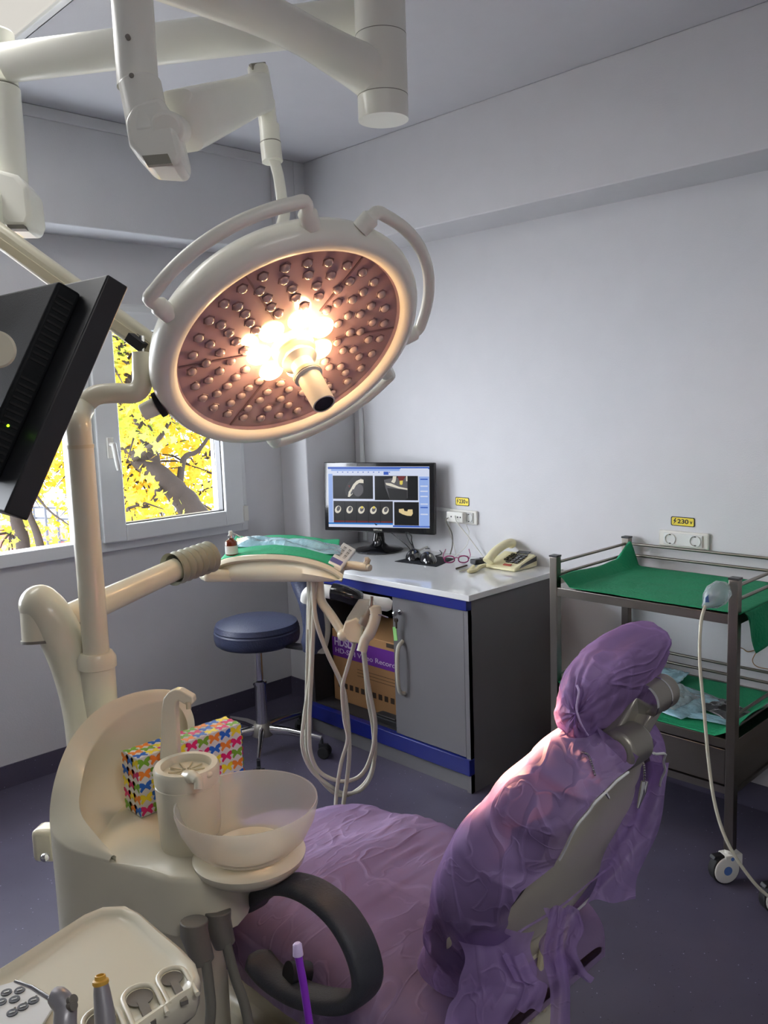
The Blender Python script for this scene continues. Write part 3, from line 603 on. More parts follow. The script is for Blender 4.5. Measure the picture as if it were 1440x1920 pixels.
cable('wall_cable', 'very thin pale cable hanging straight below the adapter', 'cable', [(XW - .03, 2.61, .955), (XW - .02, 2.62, .9), (XW - .015, 2.6, .84), (XW - .02, 2.585, Zt)], .0012, 'hose_grey')
tag(build(MB().box((XW - .013, 2.62, .992), (XW - .0005, 3.2, 1.006)), 'cable_trunking', 'pvc', bevel=.002), 'horizontal white cable trunking running behind the desk monitor', 'cable trunking')
def sign(yc, zc, w, h, label):
    t = thing('voltage_sign', label, 'sign', (XW, yc, zc))
    def rr(w, h, r): return [(sx * (w - r) + r * cos(a), sz * (h - r) + r * sin(a)) for sx, sz, a0 in ((1, 1, 0), (-1, 1, pi / 2), (-1, -1, pi), (1, -1, 1.5 * pi)) for a in [a0 + pi / 2 * k / 5 for k in range(6)]]
    build(MB().prism([(XW - .0005, yc - a, zc + b) for a, b in rr(w, h, h * .35)], (-.0015, 0, 0)), 'border', 'ink', t)
    build(MB().prism([(XW - .002, yc - a, zc + b) for a, b in rr(w * .92, h * .84, h * .28)], (-.0006, 0, 0)), 'plate', 'sign_yellow', t)
    text('230', 'lettering', h * 1.3, 'ink', (XW - .003, yc - w * .02, zc), FY, (0, 0, 1), t, width=w * .92, bold=h * .025)
    text('V', 'lettering', h * .8, 'ink', (XW - .003, yc - w * .7, zc - h * .12), FY, (0, 0, 1), t, bold=h * .03)
    q = [(-.62, .7), (-.78, .0), (-.66, .0), (-.8, -.72), (-.5, .15), (-.63, .15), (-.54, .7)]
    build(MB().prism([(XW - .003, yc - a * w, zc + b * h) for a, b in q], (-.0004, 0, 0)), 'lightning_mark', 'ink', t)
sign(2.553, 1.042, .041, .020, 'yellow 230 V sign above the socket beside the monitor')
sign(1.478, 1.0325, .047, .0175, 'yellow 230 V sign above the socket over the trolley')

# ------------------------------------------------------------------ stool
SC = V((2.09, 2.96, 0))
st = thing('stool', 'round blue leather stool with chrome column on a star base', 'stool', SC)
build(MB().lathe(SC, (0, 0, 1), [(0, .502), (.168, .502), (.180, .512), (.184, .530), (.184, .560), (.1795, .565), (.1795, .568), (.182, .572), (.174, .592), (.14, .603), (0, .609)], 48), 'seat', 'blue_leather', st)
build(MB().box((SC.x - .06, SC.y - .05, .49), (SC.x + .06, SC.y + .05, .5145)), 'seat_plate', 'black_plastic', st, bevel=.004)
build(MB().lathe(SC, (0, 0, 1), [(0, .12), (.026, .12), (.026, .31), (.03, .315), (.03, .33), (.017, .335), (.017, .49), (0, .49)], 28), 'gas_column', 'chrome', st)
build(MB().lathe(SC, (0, 0, 1), [(0, .085), (.045, .085), (.042, .125), (.03, .14), (0, .14)], 28), 'hub', 'alu', st)
for k in range(5):
    a = rad(-58 + 72 * k); d = V((cos(a), sin(a), 0)); e = SC + d * .27
    lg = build(MB().tube([SC + d * .03 + V((0, 0, .112)), SC + d * .12 + V((0, 0, .108)), e + V((0, 0, .085))], [.022, .018, .012], 12, flat=.7, up=(0, 0, 1)), 'leg', 'chrome', st)
    cst = build(MB().cyl(e + V((0, 0, .085)), e + V((0, 0, .055)), .008, n=12).obox(e + V((0, 0, .05)) + d * .008, d * .02, d.cross(V((0, 0, 1))) * .008, V((0, 0, .012))), 'caster', 'black_plastic', lg)
    s = d.cross(V((0, 0, 1)))
    for q in (-1, 1): build(MB().cyl(e + d * .012 + s * (.010 * q) + V((0, 0, .0265)), e + d * .012 + s * (.024 * q) + V((0, 0, .0265)), .026, n=24), 'caster', 'rubber', lg, bevel=.003)
Ds = 3.52
bp = smoothpath([P(582, 1222, Ds - .02), P(590, 1180, Ds - .03), P(582, 1130, Ds - .03), P(567, 1090, Ds), P(556, 1040, Ds), P(552, 1010, Ds)], 6)
build(MB().tube(bp, [.034, .038] + [.05] * (len(bp) - 4) + [.045, .034], 20, flat=.9), 'backrest', 'blue_leather', st)
build(MB().tube([p + Rt * .03 + Fw * .02 for p in bp], .034, 16), 'backrest_shell', 'hose_grey', st)
build(MB().bar(SC + V((.02, 0, .5)), P(580, 1215, Ds), .05, .012), 'backrest_bracket', 'black_plastic', st)
sb = smoothpath([P(575, 1130, 3.42), P(580, 1112, 3.40), P(605, 1108, 3.38), P(640, 1115, 3.36), P(690, 1128, 3.36), P(735, 1135, 3.36)], 6)
build(MB().tube(sb, [.012] + [.027] * (len(sb) - 2) + [.018], 16), 'support_bar', 'white_plastic', st)
build(MB().tube(smoothpath([P(620, 1108, 3.352), P(640, 1112, 3.34), P(662, 1119, 3.34), P(672, 1124, 3.352)], 5), [.018] + [.034] * 14 + [.018], 16), 'arm_pad', 'gloss_black', st)

# ------------------------------------------------------------------ steel trolley
TX0, TX1, TY0, TY1 = 2.47, 2.955, 1.055, 1.69
tr = thing('steel_trolley', 'stainless steel trolley with two green-lined shelves and a drawer against the wall', 'trolley', ((TX0 + TX1) / 2, (TY0 + TY1) / 2, 0))
for x in (TX0, TX1):
    for y in (TY0, TY1):
        l = build(MB().box((x - .0145, y - .0145, .105), (x + .0145, y + .0145, .957)), 'post', 'steel', tr, bevel=.002)
        build(MB().box((x - .0155, y - .0155, .957), (x + .0155, y + .0155, .963)), 'cap', 'black_plastic', l)
def shelf(z):
    s = build(MB().box((TX0 + .0145, TY0 - .012, z - .03), (TX1 - .0145, TY1 + .012, z)).box((TX0 - .012, TY0 + .0145, z - .03), (TX0 + .0145, TY1 - .0145, z)).box((TX1 - .0145, TY0 + .0145, z - .03), (TX1 + .012, TY1 - .0145, z)), 'shelf', 'steel', tr, bevel=.001)
shelf(.85); shelf(.46)
for zz in (.935, .892, .53, .493):
    build(MB().cyl((TX1, TY0 + .014, zz), (TX1, TY1 - .014, zz), .0055, n=12), 'rail', 'steel', tr)
    for y in (TY0, TY1): build(MB().cyl((TX0 + .014, y, zz), (TX1 - .014, y, zz), .0055, n=12), 'rail', 'steel', tr)
dr = build(MB().box((TX0 - .008, TY0 + .018, .312), (TX0 + .004, TY1 - .018, .424)), 'drawer', 'steel', tr, bevel=.002)
build(MB().box((TX0 + .02, TY0 - .004, .30), (TX1 - .01, TY0 + .006, .43)).box((TX0 + .02, TY1 - .006, .30), (TX1 - .01, TY1 + .004, .43)).box((TX0 + .02, TY0 + .01, .30), (TX1 - .01, TY1 - .01, .304)), 'drawer_box', 'steel', tr)
build(MB().box((TX0 - .012, TY0 + .0145, .285), (TX0 + .012, TY1 - .0145, .308)).box((TX0 + .0145, TY0 - .01, .285), (TX1, TY0 + .01, .298)).box((TX0 + .0145, TY1 - .01, .285), (TX1, TY1 + .01, .298)), 'drawer_frame', 'steel', tr)
def caster(x, y, dx, dy, parent, m='white_plastic'):
    d = V((dx, dy, 0)).normalized(); s = d.cross(V((0, 0, 1))); c0 = V((x, y, 0)); wc = c0 + d * .02 + V((0, 0, .0475))
    cb = build(MB().cyl(c0 + V((0, 0, .107)), c0 + V((0, 0, .09)), .016).tube([wc - s * .021, wc - s * .018, wc + s * .018, wc + s * .021], [.033, .043, .043, .033], 28).obox(c0 + V((0, 0, .075)) - d * .002, d * .03, s * .02, V((0, 0, .02))), 'caster', m, parent, bevel=.003)
    build(MB().cyl(wc - s * .0155, wc + s * .0155, .0470, n=36), 'tyre', 'rubber', cb, bevel=.004)
    for q in (-1, 1): build(MB().cyl(wc + s * .0212 * q, wc + s * .0225 * q, .014, n=24), 'hub_disc', 'blue_plastic', cb); build(MB().cyl(c0 + s * .0201 * q + V((0, 0, .083)) + d * .004, c0 + s * .0215 * q + V((0, 0, .083)) + d * .004, .006, n=16), 'hub_dot', 'blue_plastic', cb)
    build(MB().obox(c0 + d * .046 + V((0, 0, .09)), d * .016, s * .012, V((0, 0, .005)) - d * .003), 'brake_pedal', 'black_plastic', cb, bevel=.002)
for x, y, dx, dy in ((TX0, TY0, -.75, .45), (TX0, TY1, -.4, -.8), (TX1, TY0, .5, .8), (TX1, TY1, .7, -.6)): caster(x, y, dx, dy, tr)
# neighbouring cart, only its caster reaches into the picture
ct = thing('instrument_cart', 'second cart beside the trolley, only its white caster with blue hub showing', 'cart', (2.66, .72, 0))
for x in (2.42, 2.9):
    for y in (.5, .88): caster(x, y, -.9, .55, ct)
for x in (2.42, 2.9):
    for y in (.5, .88): build(MB().box((x - .012, y - .012, .105), (x + .012, y + .012, .7)), 'post', 'steel', ct)
for z in (.2, .68): build(MB().box((2.42, .5, z), (2.9, .88, z + .018)), 'shelf', 'steel', ct)

def drape(name, label, fn, nu, nv, m='green_cloth', solid=.0012, cat='cloth', group='green drapes'):
    return tag(build(MB().grid(fn, nu, nv), name, m, solid=solid, sharp=80), label, cat, group)
def top_drape(u, v):
    x = TX0 - .006 + (TX1 - TX0 - .012) * v; y = TY0 - .02 + (TY1 - TY0 + .002) * u; z = .8525
    lift = max(0, (u - .93) / .07); z += min(1, lift * 1.4) * (.034 + .055 * max(0, v - .8) / .2 + .004 * sin(v * 9)); y = min(y, TY1 - .02)
    if u < .06: z -= 0
    p = V((x, y, z)); p.z += .0016 * (1 + noise.noise(p * 22)) + .002 * (1 + fold(p, 7)) * .5
    return p
drape('green_cloth', 'green drape lining the top shelf of the steel trolley', top_drape, 60, 50)
def hang(u, v):   # corner falling outside the side rail
    x = TX0 + .012 + .3 * v; z = .856 - (.125 * (1 - abs(v - .2) / .2) if v < .2 else .125 * (1 - (v - .2) / .8) ** .8) * u - .012 * u
    y = TY0 - .024 - .02 * u + .012 * sin(v * 12) * u
    return V((x, y, z))
drape('green_cloth', 'green drape corner hanging in a point over the trolley side', hang, 14, 40)
def low_drape(u, v):
    x = TX0 - .008 + (TX1 - TX0 - .01) * v; y = TY0 - .018 + (TY1 - TY0 + .002) * u; z = .4625
    if v < .06: z -= .004
    lift = max(0, (u - .9) / .1); z += lift * .05 * (.8 + .2 * sin(v * 7 + 1)); y = min(y, TY1 - .02)
    l2 = max(0, (.1 - u) / .1); z += l2 * .05 * (.7 + .3 * sin(v * 6)); y += .005
    p = V((x, y, z)); p.z += .003 * (1 + fold(p, 8)) * .5 + .001
    return p
drape('green_cloth', 'green drape lining the lower trolley shelf under the pouches', low_drape, 50, 40)
# sterilisation pouches on the lower shelf
def pouch(name, label, c, ax, ay, w, h, m, amp=.012, seed=0, group='sterile pouches'):
    ax, ay = V(ax).normalized(), V(ay).normalized()
    def f(u, v):
        a, b = u * 2 - 1, v * 2 - 1; e = max(0, (1 - a ** 4)) * max(0, 1 - b ** 4)
        p = V(c) + ax * a * w + ay * b * h; p.z += e * amp * (.8 + .9 * noise.noise(V((a * 2 + seed, b * 2.5, seed)))) + .004 * noise.noise(V((a * 5, b * 5, seed + 4)))
        return p
    return tag(build(MB().grid(f, 30, 24), name, m, solid=.0008, sharp=75), label, 'pouch', group)
pouch('sterile_pouch', 'pale blue opened pouch under the clear bag on the lower trolley shelf', (2.66, 1.37, .474), (.25, 1, 0), (1, -.2, 0), .17, .13, 'pouch_blue', .02, 1)
pouch('sterile_pouch', 'clear wrinkled bag lying on the lower trolley shelf', (2.62, 1.36, .487), (.1, 1, 0), (1, -.1, 0), .1, .09, 'pouch_clear', .035, 5)
pouch('sterile_pouch', 'blue pouch edge nearest the drawer front on the lower shelf', (2.55, 1.27, .473), (-.12, 1, 0), (1, .1, 0), .17, .03, 'pouch_blue', .004, 8)
pouch('sterile_pouch', 'blue pouch corner standing up at the rear rail of the lower shelf', (2.82, 1.45, .482), (0, 1, 0), (1, 0, .25), .06, .06, 'pouch_blue', .01, 12)
pouch('sterile_pouch', 'dark instrument pouch beside the clear bag on the lower shelf', (2.66, 1.16, .476), (.5, 1, 0), (1, -.4, 0), .08, .06, 'dark_glass', .012, 15)
# breathing mask and its tube
mk = P(1345, 1112, 2.50)
m_ = thing('breathing_mask', 'clear mask with a blue patch hooked on the trolley corner post', 'mask', mk)
ax = (P(1365, 1095, 2.48) - P(1318, 1140, 2.47)).normalized()
build(MB().lathe(P(1318, 1140, 2.47), ax, [(.006, 0), (.012, .012), (.028, .03), (.036, .055), (.03, .085), (.012, .1)], 24), 'cup', 'pouch_clear', m_, solid=.001)
build(MB().obox(P(1334, 1118, 2.455), ax * .018, Rt * .008, Up * .008), 'patch', 'blue_plastic', m_, bevel=.004)
hp_ = [P(x, y, d) for x, y, d in ((1322, 1136, 2.465), (1314, 1170, 2.44), (1312, 1240, 2.42), (1320, 1330, 2.40), (1329, 1430, 2.38), (1341, 1510, 2.36), (1362, 1575, 2.34), (1396, 1632, 2.33), (1440, 1680, 2.33), (1520, 1730, 2.36))]
build(MB().tube(smoothpath(hp_, 8), .0048, 10), 'tube', 'clear_tube', m_)
cable('thin_wire', 'thin brown wire curling on the wall behind the trolley post', 'wire', [P(1372, 1210, 2.9), On(0, 2.975, 1392, 1216), On(0, 2.98, 1402, 1222), On(0, 2.98, 1418, 1220), On(0, 2.98, 1411, 1238), On(0, 2.98, 1420, 1250), On(0, 2.98, 1450, 1256)], .0016, 'cardboard')
# ------------------------------------------------------------------ dental chair
CX = 1.19
BQ = V((CX, .648, .959)); BU = V((0, -.457, .889)).normalized(); BN = V((0, -.889, -.457)).normalized()
def B(x, s, d): return BQ + V((x - .04 * max(0, (s + .35) / .35), 0, 0)) + BU * s + BN * d
chair = thing('dental_chair', 'reclined dental chair with cream back shell under lilac covers', 'dental chair', (CX, 1.15, 0))
def lerp(tab, t):
    if t <= tab[0][0]: return tab[0][1]
    for (a, x), (b, y) in zip(tab, tab[1:]):
        if t <= b: k = (t - a) / (b - a); k = k * k * (3 - 2 * k); return x + (y - x) * k
    return tab[-1][1]
def sgnpow(v, e): return math.copysign(abs(v) ** e, v)
# seat cushion profile: Y -> top height, half width
ZT = [(.84, .475), (1.0, .475), (1.2, .49), (1.38, .49), (1.55, .46), (1.88, .365), (2.0, .30), (2.04, .24)]
HW = [(.82, .26), (1.0, .285), (1.35, .295), (1.7, .28), (1.9, .24), (2.0, .16), (2.04, .08)]
def seatpt(u, v, off):   # u around (left bottom -> top -> right bottom), v along
    y = .85 + 1.19 * v; w = lerp(HW, y) + off; zt = lerp(ZT, y) + off; th = .115 if y < 1.9 else .115 * max(.25, (2.04 - y) / .14)
    kk = min(1, .02 + v * 12); kk = math.sqrt(max(0, 1 - (1 - kk) ** 2)); w *= .72 + .28 * kk; a = pi * (1 - u); x = w * sgnpow(cos(a), .38); zz = sgnpow(sin(a), .42)
    return V((CX + x, y, zt - th * .5 + th * (zz - .5) * kk))
build(MB().grid(lambda u, v: seatpt(u, v, 0), 40, 60).poly([seatpt(k / 39, 0, 0) for k in range(40)]), 'seat', 'seat_cushion', chair)
build(MB().box((CX - .22, .9, .33), (CX + .22, 1.8, .385)), 'seat_base', 'cream_dark', chair, bevel=.02)
# back cushion
WS = [(-.50, .19), (-.42, .225), (-.28, .262), (-.18, .25), (-.1, .2), (-.03, .145), (.0, .10), (.012, .03)]
TS = [(-.50, .05), (-.4, .06), (-.2, .062), (-.1, .048), (-.03, .035), (.0, .028), (.012, .01)]
DC = -.062
def backpt(a, s, off, dz=0):
    w = lerp(WS, s) + off; t = lerp(TS, s) + off
    x = w * sgnpow(cos(a), .62); d = DC + dz - t * sgnpow(sin(a), .62)
    return B(x, s, d)
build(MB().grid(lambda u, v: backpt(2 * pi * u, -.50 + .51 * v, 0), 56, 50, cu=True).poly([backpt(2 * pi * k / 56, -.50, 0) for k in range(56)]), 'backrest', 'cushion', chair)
# rear shell, a shallow tapering dish
def shell(u, v):
    x = (u * 2 - 1); s0 = -.455 + .03 * abs(x) ** 2 * 2; s = s0 + (.014 - s0 - .03 * abs(x) ** 3) * v
    w = lerp([(-.46, .20), (-.36, .245), (-.2, .20), (-.1, .135), (-.04, .095), (.03, .062)], s)
    d = .006 - .055 * abs(x) ** 4 - .035 * max(0, (v - .93) / .07) ** 2
    return B(x * w, s, d)
sh = build(MB().grid(shell, 36, 50), 'rear_shell', 'cream', chair, solid=.010)
build(MB().grid(lambda u, v: B((u * 2 - 1) * (.20 - .06 * v), -.46 - .16 * v, .0 + .015 * v - .05 * abs(u * 2 - 1) ** 4), 24, 16), 'lower_shell', 'cream', chair, solid=.01)
build(MB().obox(B(.02, .006, -.022), V((.028, 0, 0)), BU * .006, BN * .012), 'shell_slot', 'rubber', chair)
# armrest loop beside the seat
ap = [(1.29, .565), (1.262, .597), (1.19, .65), (1.11, .672), (1.035, .664), (.985, .628), (.966, .575), (.99, .528), (1.05, .488), (1.15, .452), (1.24, .444), (1.295, .462)]
app = smoothpath([V((.865 - .0 * i, y, z)) for i, (y, z) in enumerate(ap)], 7)
n_ = len(app)
build(MB().tube(app, [.006] + [.011] + [.0140] * (n_ - 4) + [.011, .006], 24, sq=.62, flat=2.2, up=(0, 0, 1)), 'armrest', 'armrest', chair)
build(MB().cyl((.868, 1.19, .47), (.95, 1.17, .44), .022), 'armrest_pivot', 'black_plastic', chair)
# other armrest
app2 = [V((2 * CX - p.x, p.y, p.z)) for p in app]
# headrest
HC = V((CX - .004, .690, 1.052)); hu = V((0, -.42, .907)).normalized(); hn = V((0, .907, .42)).normalized()
hax = V((.96, .0, .08)).normalized(); hu = (hu - hax * hu.dot(hax)).normalized(); hn = hax.cross(hu) * -1
def headpt(u, v, off=0, wr=0):
    th = pi * (.001 + .998 * v); a = 2 * pi * u
    x = (.118 + off) * sgnpow(cos(th), .75); r = sgnpow(sin(th), .75)
    q = HC + hax * x + hu * (.088 + off) * r * sgnpow(cos(a), .8) + hn * ((.060 if sin(a) > 0 else .022) + off) * r * sgnpow(sin(a), .8)
    q -= hn * .16 * (0) ; q += hn * -1.1 * (x * x) * .0
    return q
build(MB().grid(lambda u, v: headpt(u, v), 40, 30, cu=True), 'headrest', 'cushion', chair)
j1 = P(1222, 1306, 1.385); j2 = P(1172, 1400, 1.325)
lk = build(MB().cyl(j1 - V((.035, 0, .0)), j1 + V((.045, 0, .0)), .0285), 'headrest_joint', 'alu', chair, bevel=.006)
for q0, q1 in ((-.0365, -.03), (.012, .016)): build(MB().cyl(j1 + V((q0, 0, 0)), j1 + V((q1, 0, 0)), .0293), 'joint_ring', 'chrome', lk)
lk2 = build(MB().cyl(j2 - V((.03, 0, 0)), j2 + V((.035, 0, 0)), .0325), 'headrest_joint', 'alu', chair, bevel=.008)
build(MB().cyl(j2 - V((.033, 0, 0)), j2 - V((.0295, 0, 0)), .022), 'joint_ring', 'chrome', lk2)
build(MB().bar(j1 + V((.006, 0, -.01)), j2 + V((.006, 0, .0)), .036, .022, up=(1, 0, 0)), 'headrest_arm', 'alu', chair, bevel=.005)
build(MB().bar(j1 + V((-.02, .02, 0)), j2 + V((-.02, .02, .0)), .03, .03, up=(1, 0, 0)), 'headrest_arm', 'alu', chair, bevel=.006)
build(MB().bar(j2, B(0, -.05, -.03), .05, .03, up=(1, 0, 0)), 'headrest_post', 'alu', chair, bevel=.004)
# chair base
build(MB().box((CX - .11, .88, .1), (CX + .13, 1.04, .50)), 'hinge_cover', 'cream', chair, bevel=.03)
build(MB().box((CX - .17, .85, 0), (CX + .17, 1.75, .1)), 'foot_plate', 'cream_dark', chair, bevel=.03)
build(MB().box((CX - .13, 1.06, .1), (CX + .13, 1.4, .33)), 'lift_column', 'cream', chair, bevel=.04)
for k in range(3): p0 = B(.02 + .035 * k, -.52, .02); build(MB().bar(p0 + V((.02, 0, .04)), p0 + V((-.03, 0, -.12)), .012, .012), 'hinge_rib', 'cream_dark', chair, bevel=.004)

# ---- lilac disposable covers
def seatcov(u, v):
    p = seatpt(u, min(1, v * 1.0), .008); top = sin(pi * u)
    amp = .008 + .010 * top
    f = fold(p, 5.5, (1, 1.8, 1)) * .6 + .5 * fold(p + V((3, 1, 0)), 9, (.5, 1.6, 1)); p.z += amp * f
    if top < .3: p.x += (p.x - CX) / .3 * (.004 + .012 * (.3 - top) * noise.noise(p * 14)); p.z -= (.3 - top) * .08
    return p
tag(build(MB().grid(seatcov, 90, 130).poly([seatcov(k / 89, 0) for k in range(90)]), 'seat_cover', 'lilac_seat', sharp=85), 'wrinkled lilac disposable cover stretched over the dental chair seat', 'chair cover', 'lilac disposable covers')
LX = [(-.50, -.06), (-.45, -.07), (-.404, -.10), (-.34, -.17), (-.27, -.218), (-.20, -.235), (-.168, -.225), (-.160, -.15), (-.115, -.147), (-.066, -.148), (-.03, -.125), (.0, -.085), (.012, -.03)]
RX = [(-.50, .05), (-.45, .08), (-.41, .20), (-.33, .236), (-.2, .20), (-.1, .145), (-.03, .10), (.012, .03)]
def backcov(u, v):
    s = -.54 + .57 * v; ss = max(-.5, min(.011, s)); w = lerp(WS, ss) + .010; t = lerp(TS, ss) + .010; xl, xr = max(-w, lerp(LX, ss)), min(w, lerp(RX, ss)); k = u
    rear = lambda x: DC + t * (max(0, 1 - abs(x / w) ** 3.2)) ** (1 / 1.8)
    if k < .2: x = xl + (-w - xl) * (k / .2); d = max(rear(x), rear(x) + (.014 + .006 - rear(x)) * (1 - k / .2) ** .7)
    elif k > .88: q = (k - .88) / .12; x = w + (xr - w) * q; d = rear(x) + (.016 - rear(x)) * q
    else:
        a = pi * (1 - (k - .2) / .68); x = w * sgnpow(cos(a), .62); d = DC - t * sgnpow(sin(a), .62)
    p = B(x, s, d)
    g = fold(V((u * 1.6, s * 9 - u * 3.2, 1.0)), 1.5); g2 = noise.noise(V((u * 5, s * 30, 3))); side = min(1, abs(x / max(w, .01))) ** 2; out = V((math.copysign(1, x), 0, 0))
    fr = 1 if .2 < k < .88 else .35
    p += BN * (-.005 * g * fr) + out * side * (.006 * g + .004 * g2) * fr
    if k > .74: q = min(1, (k - .74) / .12) * (1 - .95 * max(0, (k - .88) / .12)); p += V((1, 0, 0)) * q * lerp([(-.5, .0), (-.4, .03), (-.2, .035), (-.08, .03), (.0, 0)], s)
    return p
bcv = tag(build(MB().grid(backcov, 120, 110), 'backrest_cover', 'lilac_cloth', sharp=85), 'lilac cover tied round the backrest, its top edge in the lamp beam', 'chair cover', 'lilac disposable covers')
def headcov(u, v):
    p = headpt(u, v, .006); a = 2 * pi * u
    f = fold(V((v * 2.2, cos(a) * .8, sin(a) * .8)), 2.4) * .7 + .4 * noise.noise(V((v * 3, cos(a) * 3, sin(a) * 3)) * 1.4)
    p += (p - HC).normalized() * (.010 * f)
    return p
hc = build(MB().grid(headcov, 90, 70, cu=True), 'headrest_cover', 'lilac_head', sharp=85)
tag(hc, 'puffy lilac cover pulled over the headrest like a cap', 'chair cover', 'lilac disposable covers')
sp = smoothpath(snap(headcov, [(1078, 1288), (1082, 1300), (1080, 1325), (1090, 1355), (1106, 1382)]), 6)
build(MB().tube([p - ray(1080, 1320) * .0 for p in sp], .0016, 6), 'seam', 'lilac_tip', hc)
# the cover's ties and torn lower flap
def ribbon(mb, pts, w, amp=.01, seed=0, n=40, m=8, sd=V((.71, -.70, 0))):
    pp = smoothpath(pts, max(4, n // (len(pts) - 1)))
    def f(u, v):
        i = u * (len(pp) - 1); k = int(min(i, len(pp) - 2)); p = pp[k].lerp(pp[k + 1], i - k); ww = w if not callable(w) else w(u)
        return p + sd * (v - .5) * ww * (1 + .25 * noise.noise(V((u * 3, seed, 1)))) + V((.7, .7, 0)) * amp * (sin(v * 9 + seed + u * 2.5) * .6 + noise.noise(V((u * 2.2, v * 3, seed))))
    mb.grid(f, n, m)
tie = thing('cover_tie', 'dark lilac knotted tie of the cover hanging behind the chair hinge', 'tie', B(0, -.62, .04), 'lilac disposable covers')
mb = MB(); ribbon(mb, [P(972, 1748, 1.345), P(1050, 1700, 1.37), P(1100, 1660, 1.41), P(1148, 1622, 1.46)], .008, .002, 3, 30, 3)
build(mb, 'strap', 'lilac_cloth', tie, sharp=85)
mb = MB(); ribbon(mb, [P(1052, 1705, 1.36), P(1062, 1740, 1.345), P(1045, 1775, 1.34), P(1062, 1810, 1.34), P(1082, 1835, 1.34)], .055, .010, 1, 40, 14)
ribbon(mb, [P(1050, 1700, 1.355), P(1040, 1760, 1.335), P(1040, 1800, 1.33), P(1050, 1860, 1.32), P(1050, 1960, 1.31)], .032, .008, 5, 40, 10)
build(mb, 'tail', 'lilac_cloth', tie, sharp=85)
fl = MB()
ribbon(fl, [P(925, 1745, 1.36), P(935, 1800, 1.35), P(930, 1850, 1.34), P(905, 1890, 1.33), P(880, 1960, 1.32)], lambda u: .13 - .03 * u, .010, 9, 50, 30)
ribbon(fl, [P(962, 1790, 1.345), P(985, 1835, 1.33), P(1005, 1850, 1.325), P(990, 1895, 1.32)], .035, .006, 12, 30, 12)
tag(build(fl, 'cover_flap', 'lilac_cloth', sharp=85), 'crumpled lower flap of the lilac cover hanging below the backrest', 'cloth', 'lilac disposable covers')
fl = MB(); ribbon(fl, [P(1222, 1430, 1.50), P(1205, 1530, 1.50), P(1170, 1610, 1.50), P(1145, 1690, 1.49)], lambda u: .06 + .03 * u, .008, 22, 50, 24)
tag(build(fl, 'cover_flap', 'lilac_cloth', sharp=85), 'lilac flap hanging on the far side of the backrest towards the trolley', 'cloth', 'lilac disposable covers')
# bib chain
bc = thing('bib_chain', 'bead chain with yellow ball and metal clips round the backrest top', 'chain', B(-.02, .0, .03))
cps = smoothpath([p - ray(1100, 1420) * .004 for p in snap(backcov, [(1078, 1412), (1088, 1416), (1100, 1426), (1114, 1444)], 100, 90)], 8)
mb = MB()
for i in range(0, len(cps)): mb.ball(cps[i], .0022, 6, 5)
cps2 = smoothpath([P(1202, 1418, 1.345), P(1208, 1440, 1.335), P(1208, 1470, 1.335)], 6)
for p in cps2: mb.ball(p, .0020, 6, 5)
build(mb, 'bead_chain', 'chrome', bc)
build(MB().ball(cps[0] - ray(1078, 1412) * .012, .006), 'ball', 'wire_yellow', bc)
for pts in ([(1116, 1445), (1126, 1470), (1142, 1497)], [(1206, 1465), (1204, 1485), (1196, 1515)]):
    q = [P(x, y, 1.305) for x, y in pts]; build(MB().tube(q, [.0035, .005, .002], 8).tube([q[0] + Rt * .006, q[1] + Rt * .004, q[2]], [.002, .003, .0015], 8), 'clip', 'chrome', bc)
build(MB().tube([backcov(1, .06 + .9 * k / 60) + BN * .003 for k in range(61)], .0022, 6), 'elastic_hem', 'paper_white', bcv)
build(MB().tube([backcov(0, .70 + .26 * k / 30) + BN * .003 for k in range(31)], .0020, 6), 'elastic_hem', 'paper_white', bcv)

# ------------------------------------------------------------------ dental unit
ZS = .70
unit = thing('dental_unit', 'cream dental unit body with pole, cup filler and spittoon', 'dental unit', (.80, 1.5, 0))
RIM = [((205, 1614, 1.555), (218, 1606, 1.56)), ((128, 1590, 1.585), (182, 1566, 1.585)), ((94, 1548, 1.62), (151, 1520, 1.62)), ((100, 1470, 1.65), (155, 1462, 1.66)), ((130, 1390, 1.70), (170, 1410, 1.72)), ((180, 1332, 1.77), (205, 1362, 1.79)), ((240, 1302, 1.85), (255, 1328, 1.86)), ((300, 1292, 1.92), (305, 1315, 1.91)), ((340, 1302, 1.95), (335, 1325, 1.93)), ((362, 1340, 1.95), (350, 1352, 1.93)), ((366, 1376, 1.94), (352, 1378, 1.92))]
OE = smoothpath([P(*a) for a, b in RIM], 5); IE = smoothpath([P(*b) for a, b in RIM], 5)
outer = [(p.x, p.y) for p in OE[::2]] + [(1.03, 1.60), (1.02, 1.53), (.96, 1.46), (.91, 1.39), (.885, 1.33), (.86, 1.28), (.825, 1.245), (.79, 1.228), (.75, 1.232), (.72, 1.252), (.695, 1.285), (.684, 1.318), (.674, 1.352), (.662, 1.374)]
b = MB(); n_ = len(outer); nw = len(OE[::2])
def lobe(x, y, z):
    k = max(0, min(1, (.588 - z) / .03)); k = k * k * (3 - 2 * k) * .34
    if z > .68: k = -.0
    return V((x + (.80 - x) * k, y + (1.50 - y) * k, z))
lv = [0, .1, .4, .52, .556, .562, .568, .574, .580, .588, .65, ZS - .014, ZS - .004, ZS]
for i, z in enumerate(lv):
    for k, (x, y) in enumerate(outer):
        if k < nw: b.v.append(V((x, y, z)))
        else:
            p = lobe(x, y, z)
            if i >= len(lv) - 2: e = .006 if i == len(lv) - 1 else .0015; dd = V((.80 - x, 1.45 - y, 0)).normalized(); p = V((x, y, z)) + dd * e
            b.v.append(p)
